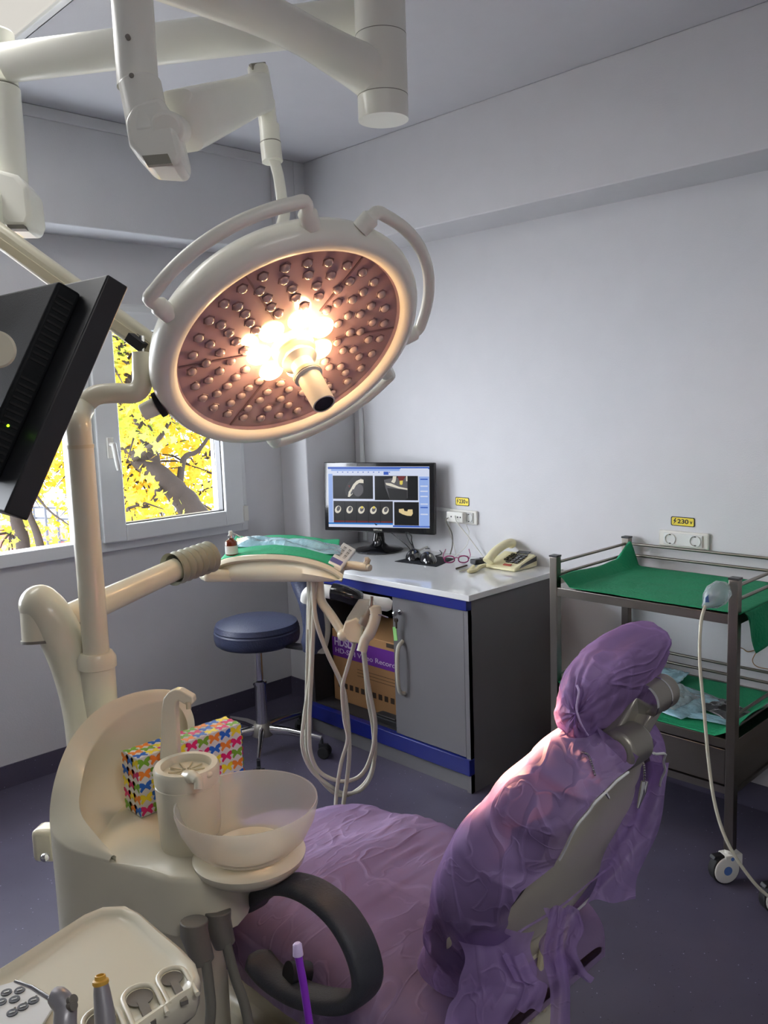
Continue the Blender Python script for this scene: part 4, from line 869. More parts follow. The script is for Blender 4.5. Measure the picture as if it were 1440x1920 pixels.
for i in range(len(lv) - 1):
    for k in range(n_): b.f.append([i * n_ + k, i * n_ + (k + 1) % n_, (i + 1) * n_ + (k + 1) % n_, (i + 1) * n_ + k]); b.m.append(0)
b.f.append([(len(lv) - 1) * n_ + k for k in range(n_)]); b.m.append(0)
build(b, 'body', 'cream', unit, sharp=45)
def wallpt(u, v):
    i = u * (len(OE) - 1); k = int(min(i, len(OE) - 2)); o = OE[k].lerp(OE[k + 1], i - k); n = IE[k].lerp(IE[k + 1], i - k)
    if v < .25: return V((o.x, o.y, ZS - .05)).lerp(o, v / .25)
    if v < .6: q = (v - .25) / .35; return o.lerp(n, q) + V((0, 0, .006 * sin(pi * q)))
    q = (v - .6) / .4; dr = V((.83 - n.x, 1.47 - n.y, 0)); dr.normalize(); h = n.z - (ZS - .01)
    return V((n.x, n.y, n.z - h * q)) + dr * (.012 * sin(pi * q) * -1 * min(1, h / .1) + .05 * q ** 3 * min(1, h / .08))
build(MB().grid(wallpt, 80, 60).poly([wallpt(1, j / 59) for j in range(60)]), 'rear_wall', 'cream', unit, sharp=50)
# small valve box on the rear
vb = build(MB().obox(P(92, 1578, 1.80), Rt * .026, Fw * .03, V((0, 0, .036))), 'valve_box', 'cream', unit, bevel=.012)
build(MB().cyl(P(84, 1608, 1.745), P(84, 1608, 1.72), .009).ball(P(84, 1608, 1.72), .009, 12, 8), 'valve_knob', 'chrome', vb)
# pole
pxy = P(182, 1240, 1.9); pz = lambda y, D=1.9: P(160, y, D).z
zb, zc_, zr, zt = P(182, 1400, 1.9).z, P(182, 1240, 1.9).z, P(145, 835, 1.9).z, P(150, 745, 1.9).z
build(MB().cyl((pxy.x, pxy.y, zb - .1), (pxy.x, pxy.y, zc_), .0375), 'lower_pole', 'cream', unit)
build(MB().lathe((pxy.x, pxy.y, P(185, 1372, 1.9).z), (0, 0, 1), [(.0376, 0), (.048, .0), (.048, .02), (.0376, .026)], 36), 'pole_flange', 'cream', unit)
build(MB().lathe((pxy.x, pxy.y, zc_ - .014), (0, 0, 1), [(.0376, 0), (.042, .002), (.042, .022), (.034, .036), (.026, .036)], 36), 'pole_collar', 'cream', unit)
build(MB().cyl((pxy.x, pxy.y, zc_), (pxy.x, pxy.y, zr), .0285), 'upper_pole', 'cream', unit)
build(MB().cyl((pxy.x, pxy.y, zr - .004), (pxy.x, pxy.y, zr + .004), .0295), 'pole_ring', 'cream_dark', unit)
la = smoothpath([V((pxy.x, pxy.y, zr)), V((pxy.x, pxy.y, zr + .05)), P(155, 765, 1.9), P(178, 742, 1.9), P(215, 737, 1.9), P(250, 737, 1.9), P(266, 722, 1.9), P(267, 690, 1.9), P(267, 662, 1.9)], 6)
build(MB().tube(la, [.0275] * 7 + [.026] * 6 + [.0225] * (len(la) - 13), 20), 'swivel_arm', 'cream', unit)
pin = build(MB().cyl(P(267, 665, 1.9), P(266, 630, 1.9), .006).cyl(P(262, 665, 1.9) + Fw * .01, P(261, 635, 1.9) + Fw * .01, .003), 'pivot_pin', 'chrome', unit)
sa0, sa1 = P(310, 668, 1.93), P(-60, 398, 2.02)
sa = build(MB().bar(sa0, sa1, .04, .052), 'spring_arm', 'cream', unit, bevel=.012)
build(MB().bar(P(300, 668, 1.90), P(-60, 412, 1.99), .004, .02), 'arm_groove', 'cream_dark', sa, bevel=.001)
build(MB().bar(P(246, 632, 1.905), P(272, 652, 1.90), .04, .02), 'pivot_slot', 'rubber', sa)
# delivery arm rising behind the pole, over the elbow and across to the tray
ea = smoothpath([P(172, 1420, 1.93), P(160, 1330, 1.93), P(140, 1255, 1.925), P(114, 1192, 1.915), P(92, 1152, 1.91), P(75, 1134, 1.91)], 7)
build(MB().tube(ea, [.050 - .005 * i / (len(ea) - 1) for i in range(len(ea))], 28).ball(P(75, 1134, 1.91), .0450, 32, 24), 'elbow_arm', 'cream', unit, sharp=60)
e0, e1 = P(75, 1136, 1.91), P(79, 1198, 1.91)
build(MB().cyl(e0, e1, .0425, n=48), 'elbow_housing', 'cream', unit, sharp=60)
build(MB().cyl(e1, e1 + (e1 - e0).normalized() * .006, .045).bar(P(96, 1200, 1.9), P(98, 1206, 1.9), .02, .01), 'elbow_cap', 'socket_grey', unit)
def bell(p, q, r, k):
    prof = []; L = (V(q) - V(p)).length
    for i in range(k * 4 + 1): prof.append((r * (1 + .07 * cos(i * pi / 2)) if i % 4 != 2 else r * .9, L * i / (k * 4)))
    return MB().lathe(p, V(q) - V(p), prof, 32)
dl0, dl1, dl2 = P(125, 1160, 1.98), P(332, 1066, 2.2), P(400, 1046, 2.32)
build(bell(dl0 - (dl1 - dl0).normalized() * .03, P(165, 1150, 2.02), .034, 3), 'bellows', 'bellows', unit)
build(MB().tube([dl0, dl1], [.033, .0285], 24), 'delivery_arm', 'cream', unit)
build(bell(P(322, 1068, 2.19), P(392, 1044, 2.30), .0405, 6), 'bellows', 'bellows', unit)
# suction sockets, hoses
for k, (x0, y0, x1, y1, d, xs, ys) in enumerate(((364, 1748, 382, 1804, 1.47, [386, 392, 395, 385], [1800, 1850, 1900, 1990]), (408, 1728, 422, 1772, 1.52, [424, 440, 460, 478], [1768, 1830, 1890, 1990]))):
    s = build(MB().tube([P(x0, y0 - 22, d), P(x0, y0, d), P(x1, y1, d)], [.024, .024, .019], 20), 'suction_socket', 'socket_grey', unit, bevel=.002)
    build(MB().tube(smoothpath([P(x, y, d - .01) for x, y in zip(xs, ys)], 6), .009, 12), 'suction_hose', 'hose_dark', unit)
# spittoon bowl
bo = V((.832, 1.24, 0)); zr_ = .808
bowl = build(MB().lathe((bo.x, bo.y, zr_), (0, 0, 1), [(.129, 0), (.1265, -.001), (.1235, -.012), (.118, -.035), (.103, -.062), (.08, -.083), (.055, -.09), (.0, -.092), (.0, -.095), (.06, -.095), (.084, -.088), (.107, -.066), (.122, -.037), (.1295, -.008), (.129, 0)], 64), 'bowl', 'frosted', unit, sharp=30)
build(MB().lathe((bo.x, bo.y, .709), (0, 0, 1), [(0, .017), (.066, .013), (.070, .009), (.060, .005)], 40).lathe((bo.x - .008, bo.y + .005, .728), (0, 0, 1), [(.028, .0), (.025, .006), (.0, .007)], 24), 'bowl_drain', 'cream', bowl)
build(MB().lathe((bo.x, bo.y, 0), (0, 0, 1), [(0, .668), (.05, .668), (.085, .68), (.1, .694), (.103, .706), (.096, .711), (0, .711)], 48).bar((bo.x - .02, bo.y + .03, .687), (.80, 1.33, .687), .07, .03), 'bowl_dish', 'cream', unit, sharp=50)
# cup filler
cf = P(349, 1432, 1.60); cx_, cy_ = cf.x, cf.y; zt_ = cf.z
cfo = build(MB().lathe((cx_, cy_, 0), (0, 0, 1), [(0, ZS - .004), (.054, ZS - .004), (.056, ZS + .004), (.060, zt_ - .035), (.0585, zt_ - .034), (.0585, zt_ - .031), (.0605, zt_ - .03), (.0615, zt_ - .006), (.058, zt_), (.047, zt_), (.045, zt_ - .004), (.044, zt_ - .014), (0, zt_ - .017)], 56), 'cup_filler', 'cream', unit, sharp=35)
gr_ = MB()
for k in range(9):
    a = 2 * pi * k / 9; gr_.bar((cx_ + .008 * cos(a), cy_ + .008 * sin(a), zt_ - .013), (cx_ + .034 * cos(a), cy_ + .034 * sin(a), zt_ - .011), .003, .004)
build(gr_, 'drain_grille', 'cream_dark', cfo, bevel=.001)
build(MB().tube(smoothpath([P(350, 1456, 1.56), P(364, 1458, 1.54), P(372, 1466, 1.53), P(372, 1480, 1.525)], 5), [.012] * 5 + [.010] * 5 + [.008] * 6, 14), 'rinse_spout', 'cream', unit)
build(MB().ball(P(390, 1452, 1.57), (.009, .009, .006), 14, 10), 'spout_knob', 'cream', unit)
r2 = V((.71, -.70, 0)); fb = V((cx_, cy_, zt_)) - r2 * .022 + V((.7, .7, 0)) * .045
def fa(px, py, D=1.66): return P(px, py, D)
build(MB().prism([fa(x, y) for x, y in ((299, 1425), (301, 1380), (302, 1335), (306, 1310), (316, 1298), (328, 1293), (338, 1294), (361, 1307), (363, 1318), (356, 1324), (346, 1321), (334, 1314), (330, 1318), (329, 1330), (332, 1380), (334, 1425))], Fw * .03), 'faucet', 'cream', unit, bevel=.007, seg=4)
build(MB().cyl(fa(353, 1316), fa(354, 1329), .005), 'faucet_nozzle', 'cream_dark', unit)
# tissue box
def wing_mat():
    pass
TB = (.768, 1.522, ZS + .0008, 1.018, 1.582, ZS + .126)
tb = thing('tissue_box', 'tissue box printed with colourful butterflies behind the cup filler', 'tissue box', ((TB[0] + TB[3]) / 2, (TB[1] + TB[4]) / 2, TB[2]))
build(MB().box(TB[:3], TB[3:]), 'carton', 'paper_white', tb, bevel=.0015)
for nm, c_ in (('bf_pink', (214, 30, 112)), ('bf_blue', (24, 104, 206)), ('bf_green', (118, 176, 52)), ('bf_yellow', (244, 226, 50)), ('bf_orange', (240, 140, 50))): mat(nm, c_, .5)
bcol = ['bf_pink', 'bf_blue', 'bf_green', 'bf_yellow', 'bf_orange']
bw = [(0, .15), (.25, .45), (.7, .62), (.98, .5), (.95, .1), (.62, -.05), (.85, -.45), (.62, -.7), (.3, -.4), (0, -.2)]
bw = bw + [(-x, y) for x, y in bw[::-1][1:-1]]
pr = MB()
def stamp(o, a, b, na, nb, L, H, nrm, sd):
    for i in range(na):
        for j in range(nb):
            c_ = V(o) + V(a) * (L * (i + .5) / na) + V(b) * (H * (j + .5) / nb) + V(nrm) * .0006; r = .0162
            pr.poly([c_ + V(a) * x * r * .92 + V(b) * y * r for x, y in bw], bcol[(i * 2 + j * 3 + sd + (i * j) % 2) % 5])
x0, y0, z0, x1, y1, z1 = TB
stamp((x0, y0, z0), (1, 0, 0), (0, 0, 1), 9, 5, x1 - x0, z1 - z0, (0, -1, 0), 0)
stamp((x0, y1, z0), (0, -1, 0), (0, 0, 1), 3, 5, y1 - y0, z1 - z0, (-1, 0, 0), 2)
stamp((x0, y0, z1), (1, 0, 0), (0, 1, 0), 9, 3, x1 - x0, y1 - y0, (0, 0, 1), 1)
stamp((x1, y0, z0), (0, 1, 0), (0, 0, 1), 3, 5, y1 - y0, z1 - z0, (1, 0, 0), 4)
build(pr, 'butterfly_print', None, tb, smooth=False, weld=False)
# ------------------------------------------------------------------ delivery tray beyond the chair
DZ = 1.07
dt = thing('delivery_tray', 'cream instrument tray on the end of the arm with hanging grey hoses', 'instrument tray', On(2, DZ - .06, 520, 1070))
FH = V((.70, .714, 0))
RT = [(0, 402, 1060, 2.45), (.08, 420, 1048, 2.435), (.22, 458, 1041, 2.40), (.4, 505, 1039, 2.36), (.58, 550, 1042, 2.325), (.75, 590, 1050, 2.29), (.88, 620, 1061, 2.265), (1, 643, 1076, 2.245)]
def lt(u, c):
    for a, b in zip(RT, RT[1:]):
        if u <= b[0]: k = (u - a[0]) / (b[0] - a[0]); return a[c] + (b[c] - a[c]) * k
    return RT[-1][c]
RS = smoothpath([V((x, y, d)) for _, x, y, d in RT], 6)
def rimp(u, dy=0, dd=0, dx=0):
    i = u * (len(RS) - 1); k = int(min(i, len(RS) - 2)); q = RS[k].lerp(RS[k + 1], i - k); return P(q.x + dx, q.y + dy, q.z + dd)
def surf(u, b, dz=0):
    p = rimp(u, 2, .012); e = (.25 - u) if u < .25 else 0
    return p + FH * b * (.36 if b else 0) + V((0, 0, dz - .004))
def botp(u, k):    # lower body: narrower at the outer ends
    x = 417 + (641 - 417) * u; yb = 1091 - 9 * max(0, (u - .9) / .1) ** 2 - 12 * max(0, (.06 - u) / .06); d = 2.455 - .21 * u
    return P(x, yb, d + k)
rows = [lambda u: surf(u, 1), lambda u: surf(u, .5), lambda u: surf(u, .02), lambda u: rimp(u, 1, .008), lambda u: rimp(u, 0, .003), lambda u: rimp(u, 2, -.004), lambda u: rimp(u, 9, -.006), lambda u: rimp(u, 11, -.002), lambda u: rimp(u, 12, .010),
        lambda u: rimp(u, 13, .012, 6 * (1 - u) - 2 * u), lambda u: rimp(u, 17, .004, 9 * (1 - u) - 2 * u).lerp(botp(u, 0), .12), lambda u: rimp(u, 17, -.006, 10 * (1 - u) - 3 * u).lerp(botp(u, -.008), .45), lambda u: rimp(u, 17, .0, 10 * (1 - u) - 3 * u).lerp(botp(u, .0), .85), lambda u: botp(u, .012), lambda u: botp(u, .03) , lambda u: botp(u, .03) + FH * .3]
nR = len(rows)
m1 = MB().grid(lambda u, v: rows[int(round(v * (nR - 1)))](u), 44, nR)
for uu in (0, 1): m1.poly([r(uu) for r in rows])
m1.grid(lambda u, v: surf(u, 1).lerp(botp(u, .03) + FH * .3, v), 44, 3)
build(m1, 'tray_body', 'cream', dt, sharp=50)
build(MB().bar(P(378, 1078, 2.42), P(470, 1078, 2.5), .06, .035), 'tray_arm_end', 'cream', dt, bevel=.012)
hd = build(MB().tube(smoothpath([P(640, 1062, 2.38), P(660, 1060, 2.36), P(680, 1063, 2.34), P(690, 1063, 2.33)], 5), .0125, 14), 'side_handle', 'cream', dt)
build(MB().tube(smoothpath([P(685, 1058, 2.33), P(690, 1050, 2.33), P(684, 1050, 2.33)], 4), .008, 10).cyl(P(690, 1064, 2.325), P(694, 1065, 2.32), .009), 'handle_tip', 'hose_grey', hd)
ar = smoothpath([P(598, 1078, 2.36), P(600, 1110, 2.35), P(604, 1130, 2.34), P(622, 1155, 2.33), P(643, 1188, 2.32)], 6)
build(MB().tube(ar, .0125, 16).ball(P(644, 1190, 2.315), .0175, 16, 12), 'holder_arm', 'cream', dt)
hold = build(MB().prism([P(x, y, 2.30) for x, y in ((646, 1168), (668, 1158), (682, 1172), (676, 1208), (655, 1204), (640, 1190))], Fw * .05), 'instrument_holder', 'cream', dt, bevel=.004)
build(MB().prism([P(x, y, 2.31) for x, y in ((648, 1164), (672, 1126), (700, 1126), (705, 1140), (686, 1186), (670, 1160))], Fw * .045), 'holder_shield', 'frosted', dt, bevel=.004)
# instruments hanging in the holder
hp2 = thing('air_syringe', 'metal syringe with a bent silver tip hanging in the far instrument holder', 'syringe', P(684, 1160, 2.29))
build(MB().tube(smoothpath([P(680, 1172, 2.29), P(686, 1160, 2.29), P(693, 1148, 2.29), P(696, 1136, 2.29)], 4), [.014] * 5 + [.011] * 5 + [.009] * 3, 14), 'grip', 'socket_grey', hp2)
build(MB().cyl(P(695, 1145, 2.285), P(697, 1118, 2.285), .0045), 'stem', 'steel', hp2)
build(MB().tube([P(693, 1152, 2.28), P(715, 1153, 2.27), P(728, 1158, 2.265)], .0018, 8), 'tip', 'chrome', hp2)
tag(build(MB().tube(smoothpath([P(702, 1135, 2.29), P(704, 1155, 2.285), P(694, 1185, 2.28), P(684, 1200, 2.285), P(678, 1222, 2.28)], 5), [.008] + [.017] * 4 + [.016] * 8 + [.014] * 8, 14), 'suction_handpiece', 'hose_grey'), 'grey hose handpiece hanging over the outer edge of the far holder', 'handpiece')
hz = [([(588, 1085), (583, 1150), (582, 1260), (571, 1340), (567, 1400), (585, 1445), (625, 1478), (650, 1488), (680, 1478), (700, 1440), (700, 1370), (690, 1310), (683, 1240), (678, 1205)], 2.36),
      ([(592, 1085), (588, 1160), (584, 1260), (580, 1350), (582, 1410), (600, 1448), (640, 1465), (675, 1455), (695, 1420), (704, 1360), (690, 1280), (682, 1215)], 2.34),
      ([(580, 1085), (578, 1150), (577, 1230), (575, 1330), (578, 1420), (608, 1470), (640, 1492), (672, 1480), (695, 1450), (704, 1400), (697, 1330), (686, 1260), (680, 1205)], 2.38),
      ([(586, 1090), (592, 1160), (612, 1220), (641, 1284), (650, 1330), (655, 1400), (652, 1450), (645, 1500), (640, 1540)], 2.33),
      ([(665, 1206), (652, 1250), (642, 1290), (646, 1350), (652, 1385), (640, 1430), (632, 1480), (628, 1530)], 2.31)]
for k, (pp, d) in enumerate(hz):
    build(MB().tube(smoothpath([P(x, y, d + .13 * min(1, max(0, (y - 1150) / 300))) for i, (x, y) in enumerate(pp)], 6), .0058 + .0005 * (k % 2), 10), 'hose', 'hose_grey', dt)
build(MB().tube([P(585, 1080, 2.37), P(585, 1130, 2.37), P(583, 1180, 2.37)], [.016, .014, .010], 14), 'hose_sheath', 'hose_grey', dt)
# green cloth, bag, bottle on the tray
def tcl(u, v):
    a = .03 + .86 * u; p = surf(a, .03 + .93 * v, .006 + .0015 * noise.noise(V((u * 7, v * 6, 0))))
    l = max(0, 1 - u / .2); p.z += .03 * l * v ** 2; p -= FH * 0
    p.z += .020 * v ** 2 * max(0, 1 - abs(u - 1) * 5)
    return p
drape('green_cloth', 'small green cloth spread over the cream instrument tray', tcl, 50, 30, m='green_tray', group='green drapes')
pa, pb = surf(.16, .62, .016), surf(.86, .55, .016)
pouch('sterile_pouch', 'pale blue sealed pouch of instruments on the green tray cloth', (pa + pb) / 2, pb - pa, FH, (pb - pa).length / 2 * 1.12, .075, 'pouch_blue', .022, 30)
ins = thing('instrument_set', 'steel instruments showing through the pale blue pouch', 'instruments', (pa + pb) / 2)
ed_ = (pb - pa).normalized()
for k in range(5):
    p = (pa + pb) / 2 + ed_ * (-.10 + .03 * k) + FH * (-.03 + .010 * (k % 3)) + V((0, 0, .012 + .002 * (k % 3))); q = p + ed_ * (.07 + .01 * (k % 2)) + FH * (.012 * (-1) ** k)
    build(MB().tube([p, (p + q) / 2 + V((0, 0, .002)), q], [.0020, .0032, .0014], 8), 'instrument', 'socket_grey', ins)
bt0 = surf(.19, .10, .008)
bt = thing('dropper_bottle', 'small brown bottle with white label and clear nozzle on the tray', 'bottle', bt0)
s_ = 1.0
build(MB().lathe(bt0, (0, 0, 1), [(0, 0), (.0165, 0), (.018, .003), (.018, .034), (.0165, .04), (.008, .046), (.0075, .052)], 28), 'glass_body', 'amber_glass', bt)
build(MB().lathe(bt0, (0, 0, 1), [(.0184, .004), (.0184, .028)], 28), 'label', 'paper_white', bt)
build(MB().lathe(bt0, (0, 0, 1), [(.009, .05), (.009, .057), (.006, .059), (0, .059)], 20), 'crimp_cap', 'chrome', bt)
build(MB().lathe(bt0, (0, 0, 1), [(.006, .059), (.0055, .070), (.0, .071)], 16).tube([bt0 + V((0, 0, .068)), bt0 + V((0, 0, .066)) + Rt * .03 - Up * .014], .0015, 8), 'nozzle', 'white_plastic', bt)
qa, qb, qc, qd = P(616, 1052, 2.30), P(641, 1064, 2.27), P(668, 1030, 2.52), P(644, 1016, 2.58)
pk = thing('barcode_packet', 'white packet with barcodes lying on the outer end of the tray', 'packet', (qa + qb + qc + qd) / 4 - V((0, 0, .01)))
nq = (qb - qa).cross(qd - qa).normalized(); nq = nq if nq.z > 0 else -nq
def Q(a, b, h=0): return qa.lerp(qb, a).lerp(qd.lerp(qc, a), b) + nq * h
build(MB().prism([Q(0, 0, -.014), Q(1, 0, -.014), Q(1, 1, -.014), Q(0, 1, -.014)], nq * .014), 'sachet', 'paper_white', pk, bevel=.004)
for r in (.25, .62):
    for k in range(9): b0 = .36 + .055 * k; build(MB().poly([Q(r, b0, .0006), Q(r + .2, b0, .0006), Q(r + .2, b0 + .014 + .01 * (k % 3), .0006), Q(r, b0 + .014 + .01 * (k % 3), .0006)]), 'barcode_bar', 'ink', pk)
build(MB().poly([Q(.02, .03, .0006), Q(.85, .03, .0006), Q(.85, .22, .0006), Q(.02, .22, .0006)]), 'violet_label', 'label_violet', pk)

# ------------------------------------------------------------------ surgical light
LC = V((1.2405, 1.5532, 1.6406)); LN = V((-.09198, -.6789, -.72844)).normalized(); LA = V((-.99095, .13425, 0)).normalized(); LB = LN.cross(LA).normalized()
if LB.dot(V((.0978, .7218, -.685))) < 0: LB = -LB
def L(r, deg, d=0): t = rad(deg); return LC + LA * r * cos(t) + LB * r * sin(t) + LN * d
sl = thing('surgical_light', 'large round surgical light, lit warm in its centre, hanging over the chair', 'surgical light', LC)
build(MB().lathe(LC, LN, [(.272, -.004), (.276, .004), (.284, .009), (.298, .010), (.312, .004), (.322, -.012), (.325, -.03), (.318, -.05), (.29, -.07), (.2, -.09), (.1, -.1), (0, -.102)], 96), 'housing', 'boom', sl, sharp=50)
build(MB().lathe(LC, LN, [(0, -.012), (.268, -.012), (.273, -.006)], 96), 'lens_plate', 'mauve_glass', sl)
for k in range(6):
    a = 14 + 60 * k; build(MB().bar(L(.11, a, -.010), L(.266, a, -.010), .004, .003, up=LN), 'plate_seam', 'lens_socket', sl)
# a hundred small lenses in rings
mb = MB().lathe((0, 0, 0), (0, 0, 1), [(.0145, 0), (.0135, .0015), (.0112, .0018), (.0108, .0005)], 6, 'lens_socket').lathe((0, 0, 0), (0, 0, 1), [(.0108, .0005), (.0102, .004), (.0078, .007), (.004, .0085), (.0, .009)], 20, 'lens')
lm = build(mb, 'led_lens', None, sl); lm.data.transform(Matrix.Translation(LC))
zq = LN.to_track_quat('Z', 'Y').to_matrix().to_4x4()
cnt = 0
rings = [(.118, 12), (.146, 16), (.174, 19), (.204, 23), (.236, 30)]
for ri, (r, n) in enumerate(rings):
    for k in range(n):
        o = lm if cnt == 0 else lm.copy()
        if cnt: COL.objects.link(o); o.parent = sl; WL[o.name] = LC
        o.matrix_local = Matrix.Translation(L(r, 360 * (k + .5 * (ri % 2)) / n + 7, -.0115) - LC) @ zq; cnt += 1
# lit centre
for k in range(7):
    a = 20 + 360 / 7 * k; c0 = L(.080, a, -.011)
    build(MB().lathe(c0, LN, [(.030, 0), (.026, .006), (.015, .012), (0, .014)], 20), 'lit_reflector', 'lens_glow', sl)
hb = build(MB().lathe(LC, LN, [(.052, -.012), (.050, .012), (.046, .016), (0, .016)], 40), 'centre_hub', 'cream', sl)
build(MB().lathe(LC, LN, [(0, .016), (.030, .016), (.030, .02), (.041, .03), (.042, .036), (.03, .042), (.026, .046), (.026, .07), (.032, .074), (.033, .088), (.0275, .092), (.0265, .172), (.023, .172)], 40, 'white_plastic'), 'centre_handle', 'white_plastic', sl, sharp=35)
build(MB().lathe(LC, LN, [(.0305, .0745), (.034, .076), (.034, .085), (.031, .087)], 40), 'handle_ring', 'hose_grey', sl)
build(MB().lathe(LC, LN, [(.023, .170), (.0, .168)], 30), 'camera_lens', 'lens_dark', sl)
for a0, a1, rr in ((-13, -77, .372), (-98, -176, .362), (102, 165, .372)):
    ps = [L(.318, a0, -.022)]; n = 16; s = 1 if a1 > a0 else -1
    ps += [L(.348, a0 + s * 2, -.026)] + [L(rr, a0 + (a1 - a0) * (k + .8) / (n + .6), -.03) for k in range(n)] + [L(.348, a1 - s * 2, -.026), L(.318, a1, -.022)]
    pp = smoothpath(ps, 4); build(MB().tube(pp, [.020 if i < 5 or i > len(pp) - 6 else .0138 for i in range(len(pp))], 14), 'rim_handle', 'boom', sl)
kn_ = build(MB().cyl(L(.322, 37, -.03), L(.334, 37, -.03), .030), 'knob_ring', 'dark_shell', sl)
build(MB().cyl(L(.334, 37, -.03), L(.372, 37, -.03), .021, .019), 'focus_knob', 'boom', sl, bevel=.003)
# suspension: stem, spring arm, elbow, drop tube
sx = P(536, 425, 2.12)
st0 = P(503, 200, 2.08); st1 = P(511, 300, 2.08)
build(MB().tube([P(498, 190, 2.08), P(503, 235, 2.08), P(505, 240, 2.08)], .0225, 24).cyl(P(505, 235, 2.08), P(507, 268, 2.08), .0245).cyl(P(507, 269, 2.08), P(511, 303, 2.08), .0255), 'stem', 'boom', sl)
build(MB().tube([P(507, 268, 2.08), P(507.2, 270, 2.08)], .0257, 24), 'stem_seam', 'boom_seam', sl)
yk = smoothpath([P(514, 300, 2.08), P(522, 330, 2.085), P(528, 370, 2.10), P(532, 410, 2.13), LC - LN * .16 + V((0, 0, .06)), LC - LN * .10], 6)
build(MB().tube(yk, .016, 16, flat=.6), 'yoke', 'boom', sl)
A0, A1 = P(335, 230, 1.62), P(492, 172, 2.06)
mb = MB()
def armprof(p, ax_, h, w):
    s = ax_.cross(V((0, 0, 1))).normalized(); u = s.cross(ax_)
    return [p + s * w * sgnpow(cos(t), .5) + u * h * sgnpow(sin(t), .5) for t in [2 * pi * k / 24 for k in range(24)]]
axd = (A1 - A0).normalized(); st_ = [(-.03, .02, .02), (-.015, .048, .035), (.0, .052, .037), (.12, .050, .037), (.3, .046, .035), (.47, .045, .034), (.52, .040, .032), (.545, .02, .02)]
st_ = [(0, .03, .02), (.03, .056, .038), (.2, .054, .038), (.45, .050, .036), (.75, .044, .035), (.95, .044, .034), (1.0, .03, .02)]
for t, h, w_ in st_: mb.v += armprof(A0.lerp(A1, t), axd, h, w_)
for i in range(len(st_) - 1):
    for k in range(24): mb.f.append([i * 24 + k, i * 24 + (k + 1) % 24, (i + 1) * 24 + (k + 1) % 24, (i + 1) * 24 + k]); mb.m.append(0)
for i in (0, len(st_) - 1): mb.f.append([i * 24 + k for k in range(24)]); mb.m.append(0)
build(mb, 'spring_arm', 'boom', sl, sharp=55)
build(MB().bar(P(492, 200, 2.06), P(484, 125, 2.06), .05, .05, up=Fw), 'arm_head', 'boom', sl, bevel=.012)
build(MB().bar(P(470, 126, 2.035), P(497, 123, 2.06), .01, .014), 'arm_head_gap', 'alu', sl)
build(MB().tube([P(262, 155, 1.56), P(272, 205, 1.56), P(282, 262, 1.555)], .0385, 28), 'elbow', 'boom', sl, bevel=.004)
eb = build(MB().prism([P(x, y, 1.52) for x, y in ((232, 225), (250, 190), (300, 178), (318, 205), (330, 240), (342, 290), (334, 310), (272, 306), (240, 270))], Fw * .085), 'elbow_block', 'boom', sl, bevel=.014)
build(MB().prism([P(x, y, 1.512) for x, y in ((266, 292), (314, 288), (322, 306), (276, 310))], Fw * .01), 'end_cap', 'boom_seam', eb)
build(MB().cyl(P(312, 240, 1.52), P(330, 246, 1.62), .030), 'elbow_pivot', 'boom', sl, bevel=.008)

# ------------------------------------------------------------------ ceiling arm system
dkm = P(-60, 600, 1.42)
cb = thing('ceiling_arm_system', 'white ceiling mounted arms with hub column above the surgical light', 'ceiling arm', P(715, 100, 2.0) + V((0, 0, .1)))
hub = P(716, 130, 2.0); hz0 = P(718, 222, 2.0).z
build(MB().cyl((hub.x, hub.y, hz0), (hub.x, hub.y, ZC - .002), .0595, n=48), 'hub_column', 'boom', cb)
build(MB().cyl((hub.x, hub.y, P(716, 180, 2.0).z), (hub.x, hub.y, P(716, 180, 2.0).z + .0016), .0599, n=48).cyl((hub.x, hub.y, P(716, 72, 2.0).z), (hub.x, hub.y, P(716, 72, 2.0).z + .0016), .0599, n=48), 'hub_seam', 'boom_seam', cb)
build(MB().lathe((hub.x, hub.y, ZC - .05), (0, 0, 1), [(.06, 0), (.13, .01), (.14, .03), (.14, .048)], 48), 'ceiling_plate', 'boom', cb)
tubx = P(252, 60, 1.56)
B0 = P(700, 140, 2.0); B1 = V((tubx.x, tubx.y, B0.z + .02))
bpts = smoothpath([B0, B0.lerp(B1, .18) + V((0, 0, .012)), B0.lerp(B1, .5) + V((0, 0, .03)), B1 + V((0, 0, .02))], 6)
build(MB().tube(bpts, [.058 - .016 * min(1, i / 9) for i in range(len(bpts))], 24), 'extension_arm', 'boom', cb)
build(MB().cyl((tubx.x, tubx.y, P(262, 158, 1.56).z), (tubx.x, tubx.y, B1.z + .06), .0375, n=40), 'drop_tube', 'boom', cb)
zsm = P(255, 160, 1.56).z
build(MB().cyl((tubx.x, tubx.y, zsm - .001), (tubx.x, tubx.y, zsm + .001), .0379, n=40), 'tube_seam', 'boom_seam', cb)
for y in (68, 141):
    q = P(239 + (y - 68) * .1, y, 1.52); build(MB().cyl(q, q + Fw * .02, .0045, n=12), 'bolt', 'alu', cb)
A_0 = P(700, 32, 2.04); A_1 = P(12, 118, 2.12)
build(MB().tube([A_0, A_0.lerp(A_1, .3), A_1], [.049, .047, .045], 28), 'extension_arm', 'boom', cb)
jx = P(-8, 110, 2.14)
zj0, zj1 = P(-5, 160, 2.14).z, P(-12, 62, 2.14).z
build(MB().cyl((jx.x, jx.y, zj0), (jx.x, jx.y, zj1), .049, n=40), 'arm_joint', 'boom', cb, bevel=.006)
zt0 = P(0, 345, 2.14).z
build(MB().cyl((jx.x, jx.y, zt0), (jx.x, jx.y, zj0 - .003), .0525, n=40), 'drop_tube', 'boom', cb, bevel=.003)
build(MB().cyl((jx.x, jx.y, zj0 - .002), (jx.x, jx.y, zj0 + .0005), .0495, n=40), 'tube_seam', 'boom_seam', cb)
